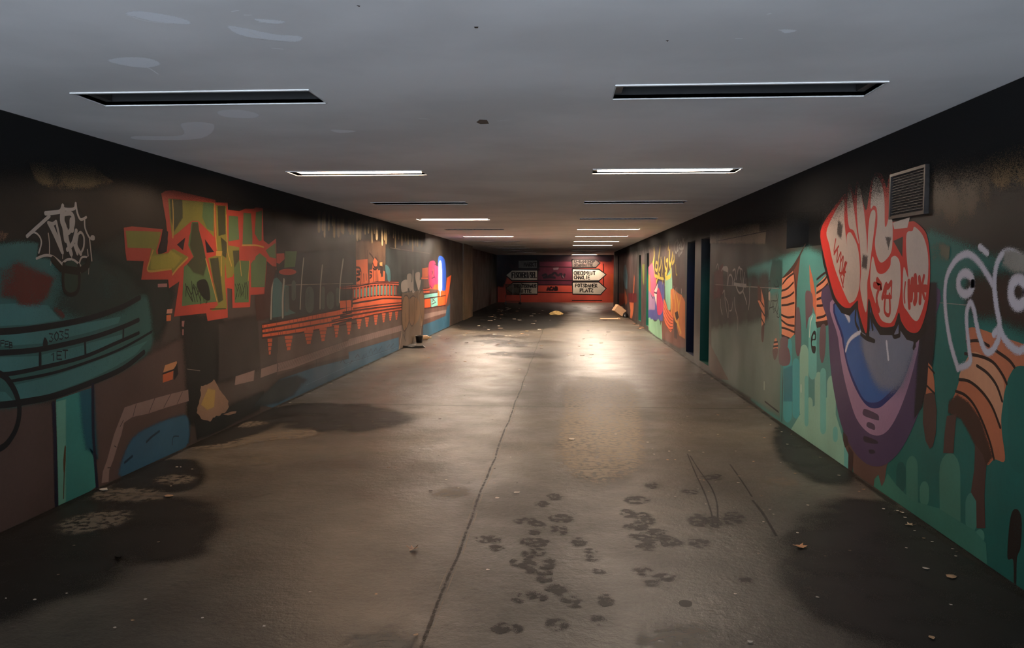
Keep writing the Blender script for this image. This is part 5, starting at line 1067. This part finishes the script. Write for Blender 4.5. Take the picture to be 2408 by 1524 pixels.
# ------------------------------------------------------------------ litter
def loc_px(u, v): return hit(u, v, 'F')
M_SCRAP = [simple('paper_scrap', (214, 200, 182), .7, 0, .2, 40), simple('pale_leaf', (190, 150, 112), .7, 0, .3, 40), simple('dull_scrap', (140, 120, 102), .8, 0, .3, 40), simple('dark_scrap', (40, 32, 28), .7, 0, .3, 40)]
def scrap_mesh(seed, m):
    r = random.Random(seed); n = 7; v = []; f = []
    pts = [(math.cos(2 * math.pi * k / n) * r.uniform(.3, .55), math.sin(2 * math.pi * k / n) * r.uniform(.2, .42)) for k in range(n)]
    v = [(x, y, .03 + .16 * abs(x) * r.random()) for x, y in pts] + [(0, 0, .10)]
    v += [(x, y, 0.0) for x, y in pts]
    f = [(k, (k + 1) % n, n) for k in range(n)] + [((k + 1) % n, k, n + 1 + k, n + 1 + (k + 1) % n) for k in range(n)] + [tuple(range(n + n, n, -1))]
    me = bpy.data.meshes.new('scrap'); me.from_pydata(v, [], f); me.materials.append(m); return me
SM = [[scrap_mesh(10 * j + i, M_SCRAP[j]) for i in range(4)] for j in range(4)]
def scrap(u, v, wpx, kind, label, name='paper_scrap', cat='litter', group=None):
    p = loc_px(u, v); w = wpx * p.y / FPX
    o = bpy.data.objects.new(name, random.choice(SM[kind])); link(o)
    o.location = (p.x, p.y, .0065); o.scale = (w, w * random.uniform(.9, 1.6), min(w, .12) * .6); o.rotation_euler = (0, 0, random.uniform(-.5, .5))
    return tag(o, label, cat, group)
near = [(312, 1462, 13, 1), (270, 1479, 9, 0), (476, 1456, 10, 0), (621, 1476, 12, 0), (342, 1412, 9, 0), (82, 1413, 10, 0), (157, 1398, 8, 0), (729, 1395, 8, 0), (373, 1277, 9, 2), (174, 1285, 8, 2), (416, 1100, 7, 0), (425, 1100, 6, 0), (402, 1145, 5, 0), (14, 1410, 8, 0), (137, 1354, 7, 2), (523, 1332, 6, 2), (452, 1105, 6, 0)]
for (u, v, w, k) in near: scrap(u, v, w, k, 'small pale scrap on the dark floor in the near left half', group='scraps on the near left floor')
nr = [(2191, 1502, 16, 1), (1764, 1512, 14, 0), (2177, 1339, 16, 0), (1875, 1255, 9, 0), (2236, 1425, 10, 0), (1922, 1407, 9, 0), (1729, 1399, 8, 0), (1784, 1304, 7, 2), (2131, 1291, 8, 0), (2247, 1310, 8, 0), (2111, 1203, 8, 0), (2128, 1219, 8, 0), (1998, 1297, 7, 2), (1900, 1190, 8, 0), (1810, 1200, 6, 0), (1795, 1229, 7, 0), (1940, 1310, 6, 2), (2240, 1293, 7, 0)]
for (u, v, w, k) in nr: scrap(u, v, w, k, 'small pale scrap on the dark floor near the teal right wall', group='scraps on the near right floor')
scrap(244, 1153, 26, 0, 'white crumpled paper lying at the foot of the left wall beside the teal pillar', 'crumpled_paper', 'litter')
scrap(398, 1168, 26, 1, 'tan crumpled scrap on a dark stain below the blue painted water', 'crumpled_scrap', 'litter')
scrap(2237, 1358, 28, 1, 'long pale strip of litter on the dark floor in the lower right', 'paper_strip', 'litter')
scrap(1344, 1034, 16, 0, 'bright white scrap alone on the floor right of the long joint', 'paper_scrap', 'litter')
scrap(1169, 1173, 14, 0, 'pale square scrap just right of the long floor joint, mid foreground', 'paper_scrap', 'litter')
scrap(978, 1496, 16, 1, 'pinkish pale scrap by the near end of the long floor joint', 'paper_scrap', 'litter')
scrap(1215, 1160, 16, 0, 'thin white sliver on the floor right of the long joint', 'paper_scrap', 'litter')
scrap(1013, 1156, 14, 3, 'black twig-like bit on the lit floor left of the long joint', 'twig', 'litter')
scrap(1147, 1342, 10, 0, 'small white flake beside a dark smudge, lower middle floor', 'paper_scrap', 'litter')
scrap(885, 1400, 9, 1, 'tiny beige flake on the empty lower middle floor left of the joint', 'paper_scrap', 'litter')
# scattered specks in the lit part and farther back
for _ in range(46):
    u, v = random.uniform(1500, 1880), random.uniform(975, 1215)
    if loc_px(u, v).x < XR - .15: scrap(u, v, random.uniform(3, 8), random.choice([0, 0, 1, 2]), 'tiny pale speck of litter on the floor around the cracks at right', group='specks round the floor cracks')
for _ in range(120):
    v = 722 + 130 * random.random() ** 1.5; y = loc_px(1300, v).y; x = random.uniform(-3.1, 2.1) if random.random() < .7 else random.uniform(-2.6, -.8)
    scr = 1328 + FPX * x / y; scrap(scr, v, random.uniform(4, 13), random.choice([0, 0, 0, 1, 2, 3]), 'small scrap of litter on the lit floor of the far half', group='scraps on the far floor')
for _ in range(30):
    u, v = random.uniform(800, 1500), random.uniform(860, 1150)
    scrap(u, v, random.uniform(3, 8), random.choice([0, 2, 3, 3]), 'tiny fleck on the middle floor between the two walls', group='flecks on the middle floor')
for _ in range(26):
    u = random.uniform(640, 1000); v = 643 + .456 * (1328 - u) * random.uniform(1.0, 1.06) + 4
    scrap(u, v, random.uniform(3, 8), random.choice([0, 1, 2]), 'small crumb of dirt along the foot of the left wall', group='crumbs along the left wall')
for _ in range(30):
    u = random.uniform(1560, 2350); v = 645 + .70 * (u - 1328) * random.uniform(1.01, 1.06)
    if loc_px(u, v).x < XR - .02: scrap(u, v, random.uniform(4, 10), random.choice([0, 1, 2, 3]), 'small crumb of dirt along the foot of the right wall', group='crumbs along the right wall')

# maple leaves
def leaf(u, v, wpx, c, label, rot=0.0, curl=.3):
    p = loc_px(u, v); w = wpx * p.y / FPX
    tips = [(0, 1), (.28, .55), (.95, .6), (.5, .15), (.75, -.4), (.2, -.3), (0, -.5), (-.2, -.3), (-.75, -.4), (-.5, .15), (-.95, .6), (-.28, .55)]
    v_ = [(x * w * .5, y * w * .5, .004 + curl * w * (abs(x) ** 1.5) * .5) for x, y in tips] + [(0, .1 * w, .006)]
    n = len(tips); top = v_; bot = [(x, y, z - .002) for x, y, z in v_]
    f = [(k, (k + 1) % n, n) for k in range(n)] + [((k + 1) % n + n + 1, k + n + 1, 2 * n + 1) for k in range(n)] + [(k, k + n + 1, (k + 1) % n + n + 1, (k + 1) % n) for k in range(n)]
    r = bpy.data.objects.new('fallen_leaf', None); r.location = (p.x, p.y, .004); r.rotation_euler = (0, 0, rot); link(r)
    mesh('blade', top + bot, f, simple('leaf_blade', c, .6, 0, .3, 60), r)
    sv = [(-.002, -.5 * w * .5, .004), (.002, -.5 * w * .5, .004), (.002, -1.1 * w * .5, .012), (-.002, -1.1 * w * .5, .012)]
    mesh('stalk', sv + [(a, b, c_ + .003) for a, b, c_ in sv], [(0, 1, 2, 3), (7, 6, 5, 4), (0, 4, 5, 1), (1, 5, 6, 2), (2, 6, 7, 3), (3, 7, 4, 0)], simple('leaf_stalk', (90, 66, 40), .7), r)
    tag(r, label, 'leaf')
leaf(1884, 1289, 34, (226, 160, 108), 'curled orange tan maple leaf on the floor in the lower right', .5)
leaf(972, 1294, 30, (206, 160, 126), 'brown dry leaf alone on the dark floor left of the long joint', 2.6, .6)
leaf(2141, 1237, 22, (206, 176, 140), 'pale leaf on the floor close to the teal right wall', 1.2)
for i, (u, v) in enumerate([(1498, 766), (1508, 770), (1516, 772), (1503, 773), (1492, 763)]):
    leaf(u, v, 13, (176, 120, 84), 'brown dry leaf in the small pile at the foot of the far right wall', i * 1.3); bpy.context.scene.collection.objects[-1]
for o in [o for o in COL.objects if o.get('label', '').startswith('brown dry leaf in the small pile')]: o['group'] = 'leaves piled at the far right wall'

def part_box(name, m, parent, x0, x1, y0, y1, z0, z1, bev=0.0, rot=None, off=(0, 0, 0)):
    v, f = box_vf(x0, x1, y0, y1, z0, z1); o = mesh(name, v, f, m, parent)
    if rot: o.rotation_euler = rot
    o.location = off
    if bev: b = o.modifiers.new('b', 'BEVEL'); b.width = bev; b.segments = 2
    return o
def tube_vf(pts, r, n=8):
    v = []; f = []
    for i, p in enumerate(pts):
        a = Vector(pts[max(i - 1, 0)]); b = Vector(pts[min(i + 1, len(pts) - 1)]); d = (b - a).normalized()
        s_ = d.cross(Vector((0, 0, 1))); s_ = s_.normalized() if s_.length > .01 else Vector((1, 0, 0)); t_ = d.cross(s_)
        for k in range(n): q = Vector(p) + (s_ * math.cos(2 * math.pi * k / n) + t_ * math.sin(2 * math.pi * k / n)) * r; v.append(tuple(q))
    for i in range(len(pts) - 1):
        for k in range(n): f.append((i * n + k, i * n + (k + 1) % n, (i + 1) * n + (k + 1) % n, (i + 1) * n + k))
    f += [tuple(range(n - 1, -1, -1)), tuple(range((len(pts) - 1) * n, len(pts) * n))]
    return v, f
def root(name, loc, label, cat, rz=0, group=None):
    r = bpy.data.objects.new(name, None); r.empty_display_size = .1; r.location = loc; r.rotation_euler = (0, 0, rz); link(r); tag(r, label, cat, group); return r

# carton, flattened sheet and black bag by the far right wall
card = simple('cardboard', (196, 158, 122), .8, 0, .15, 30); card_in = simple('cardboard_inside', (214, 178, 144), .8)
p = loc_px(1464, 745)
r = root('cardboard_box', (1.86, p.y, .004), 'tilted open cardboard box leaning against the far right wall', 'box', .3)
t = .006; w, d_, h_ = .19, .13, .26
v = []; f = []
for b in ((-w, w, -d_, d_, 0, t), (-w, w, -d_, -d_ + t, t, h_), (-w, w, d_ - t, d_, t, h_), (-w, -w + t, -d_ + t, d_ - t, t, h_), (w - t, w, -d_ + t, d_ - t, t, h_)):
    n = len(v); bv, bf = box_vf(*b); v += bv; f += [tuple(k + n for k in q) for q in bf]
body = mesh('carton', v, f, card, r); body.rotation_euler = (0, .62, 0); body.location = (0, 0, .115)
fl = part_box('flap', card_in, r, -.09, .09, -d_, d_, 0, t, rot=(0, .25, 0), off=(.10, 0, .36)); fl = part_box('flap', card_in, r, -.07, .07, -d_, d_, 0, t, rot=(0, 1.9, 0), off=(-.05, 0, .27))
part_box('inside', card_in, r, -.15, .15, -.10, .10, 0, .005, rot=(0, .62, 0), off=(.03, 0, .16))
p2 = loc_px(1456, 745)
r2 = root('cardboard_sheet', (1.50, loc_px(1450, 750).y, .004), 'flat pale sheet of cardboard on the floor before the tilted box', 'cardboard')
part_box('sheet', card_in, r2, -.30, .30, -.16, .16, 0, .012); part_box('fold', card, r2, .30, .36, -.16, .16, 0, .03)
bag = []; bf = []
n1, n2 = 10, 7
for i in range(n2 + 1):
    th = math.pi / 2 * i / n2
    for k in range(n1):
        a = 2 * math.pi * k / n1; rr = math.cos(th) * (1 + .18 * math.sin(3 * a + i)) + .02
        bag.append((.10 * rr * math.cos(a), .26 * rr * math.sin(a), .17 * math.sin(th) * (1 + .08 * math.sin(2 * a))))
for i in range(n2):
    for k in range(n1): bf.append((i * n1 + k, i * n1 + (k + 1) % n1, (i + 1) * n1 + (k + 1) % n1, (i + 1) * n1 + k))
bf.append(tuple(range(n2 * n1, (n2 + 1) * n1))); bf.append(tuple(range(n1 - 1, -1, -1)))
o = mesh('rubbish_bag', [(a + 2.13, b + p.y - .32, c + .004) for a, b, c in bag], bf, simple('black_plastic', (14, 14, 15), .3), None, None, (2.13, p.y - .32, .004), smooth=True)
tag(o, 'black crumpled bag in front of the tilted cardboard box at the right wall', 'bag')

# crumpled bag, far middle of the floor
p = loc_px(1308, 740); v = []; f = []
n1, n2 = 14, 6
for i in range(n2 + 1):
    th = math.pi / 2 * i / n2
    for k in range(n1):
        a = 2 * math.pi * k / n1; rr = math.cos(th) * (1 + .15 * math.sin(4 * a + i * 1.3)) + .02
        v.append((p.x + .24 * rr * math.cos(a), p.y + .16 * rr * math.sin(a), .004 + .12 * math.sin(th) * (1 + .2 * math.sin(2 * a + 1))))
for i in range(n2):
    for k in range(n1): f.append((i * n1 + k, i * n1 + (k + 1) % n1, (i + 1) * n1 + (k + 1) % n1, (i + 1) * n1 + k))
f.append(tuple(range(n2 * n1, (n2 + 1) * n1))); f.append(tuple(range(n1 - 1, -1, -1)))
o = mesh('paper_bag', v, f, simple('yellowish_paper', (206, 176, 116), .7, 0, .3, 12), None, None, (p.x, p.y, .004)); tag(o, 'crumpled yellowish paper bag on the floor at the far end of the long joint', 'bag')

# cup, bottle and flattened black object at the foot of the brown panel
p = loc_px(986, 806); lv = [(0, .038), (.09, .048), (.095, .05), (.098, .046)]
cup_v = []; cup_f = []
for z, r_ in lv + [(.05, .036)]:
    for k in range(16): cup_v.append((r_ * math.cos(k * math.pi / 8), r_ * math.sin(k * math.pi / 8), z))
for i in range(4):
    for k in range(16): cup_f.append((i * 16 + k, i * 16 + (k + 1) % 16, (i + 1) * 16 + (k + 1) % 16, (i + 1) * 16 + k))
cup_f += [tuple(range(15, -1, -1)), tuple(range(64, 80))]
r = root('drinking_cup', (max(p.x, -XL + .10), p.y, .004), 'small black cup standing at the foot of the brown graffiti panel, left wall', 'cup')
r.scale = (1.8, 1.8, 1.6)
mesh('cup', cup_v, cup_f, simple('black_cup', (16, 16, 17), .4), r, smooth=True)
v, f = tube_vf([(.049 * math.cos(k * math.pi / 12), .049 * math.sin(k * math.pi / 12), .096) for k in range(25)], .003, 6); mesh('rim', v, f, simple('cup_rim', (120, 110, 100), .4), r)
p = loc_px(999, 800)
r = root('plastic_bottle', (p.x, p.y, .06), 'pale bottle lying on its side beside the small black cup, left wall', 'bottle', .2)
v = []; f = []
prof = [(-.16, .0), (-.16, .045), (-.14, .055), (.05, .055), (.10, .022), (.13, .02)]
for x, r_ in prof:
    for k in range(14): v.append((x, r_ * math.cos(k * math.pi / 7), r_ * math.sin(k * math.pi / 7)))
for i in range(len(prof) - 1):
    for k in range(14): f.append((i * 14 + k, i * 14 + (k + 1) % 14, (i + 1) * 14 + (k + 1) % 14, (i + 1) * 14 + k))
mesh('bottle', v, f, simple('pale_plastic', (206, 170, 130), .4), r, smooth=True)
v, f = tube_vf([(.125, 0, 0), (.155, 0, 0)], .025, 12); mesh('cap', v, f, simple('bottle_cap', (220, 200, 170), .4), r)
p = loc_px(972, 817); v = []
n = 12; pts = [(math.cos(2 * math.pi * k / n) * (.26 + .05 * math.sin(3 * k)), math.sin(2 * math.pi * k / n) * (.2 + .04 * math.cos(2 * k))) for k in range(n)]
v = [(p.x + x, p.y + y, .004) for x, y in pts] + [(p.x + x * .8, p.y + y * .8, .035 + .012 * math.sin(k * 2.0)) for k, (x, y) in enumerate(pts)] + [(p.x, p.y, .02)]
f = [tuple(range(n - 1, -1, -1))] + [(k, (k + 1) % n, n + (k + 1) % n, n + k) for k in range(n)] + [(n + k, n + (k + 1) % n, 2 * n) for k in range(n)]
o = mesh('flattened_can', v, f, simple('crushed_black', (14, 16, 14), .4, .3), None, None, (p.x, p.y, .004)); tag(o, 'flat black crushed lump on the floor before the brown graffiti panel', 'litter')

# shopping trolley before the end wall
p = loc_px(1206, 716)
r = root('shopping_trolley', (p.x, min(p.y, D - 1.2), 0), 'abandoned grey wire shopping trolley standing before the left arrow signs', 'shopping trolley', .12)
steel = simple('dull_chrome', (104, 102, 98), .45, .5, .2)
def multi(name, lines, rad, m, parent):
    v = []; f = []
    for q in lines:
        a, b = tube_vf(q, rad, 6); n = len(v); v += a; f += [tuple(k + n for k in g) for g in b]
    return mesh(name, v, f, m, parent)
z0, z1 = .48, 1.0
def bx(x, z): k = (z - z0) / (z1 - z0); return x * (.78 + .22 * k)
bl = []
for z in [z0 + .065 * i for i in range(9)]: bl.append([(bx(-.38, z), -.22, z), (bx(.38, z), -.25, z), (bx(.38, z), .25, z), (bx(-.38, z), .22, z), (bx(-.38, z), -.22, z)])
for i in range(13):
    x = -.38 + .76 * i / 12
    for s_ in (-1, 1): bl.append([(bx(x, z0), .235 * s_, z0), (x, .235 * s_, z1)])
for i in range(7):
    y = -.22 + .44 * i / 6
    bl += [[(bx(-.38, z0), y, z0), (-.38, y, z1)], [(bx(.38, z0), y, z0), (.38, y, z1)], [(bx(-.38, z0), y, z0), (bx(.38, z0), y, z0)]]
multi('basket', bl, .010, steel, r)
multi('frame', [[(.42, s_ * .2, 1.04), (.36, s_ * .2, .5), (.38, s_ * .22, .16)] for s_ in (-1, 1)] + [[(.38, s_ * .22, .16), (-.38, s_ * .16, .16), (-.34, s_ * .16, .47)] for s_ in (-1, 1)], .013, steel, r)
v, f = tube_vf([(.44, -.26, 1.04), (.44, .26, 1.04)], .018, 8); mesh('handle', v, f, simple('handle_grip', (70, 66, 64), .5), r)
for x, y in ((.36, -.22), (.36, .22), (-.36, -.16), (-.36, .16)):
    v, f = tube_vf([(x, y - .015, .06), (x, y + .015, .06)], .06, 14); wl = mesh('wheel', v, f, simple('wheel_rubber', (26, 26, 26), .6), r)
    v, f = tube_vf([(x, y, .06), (x + .02, y, .165)], .012, 6); mesh('fork', v, f, steel, wl)
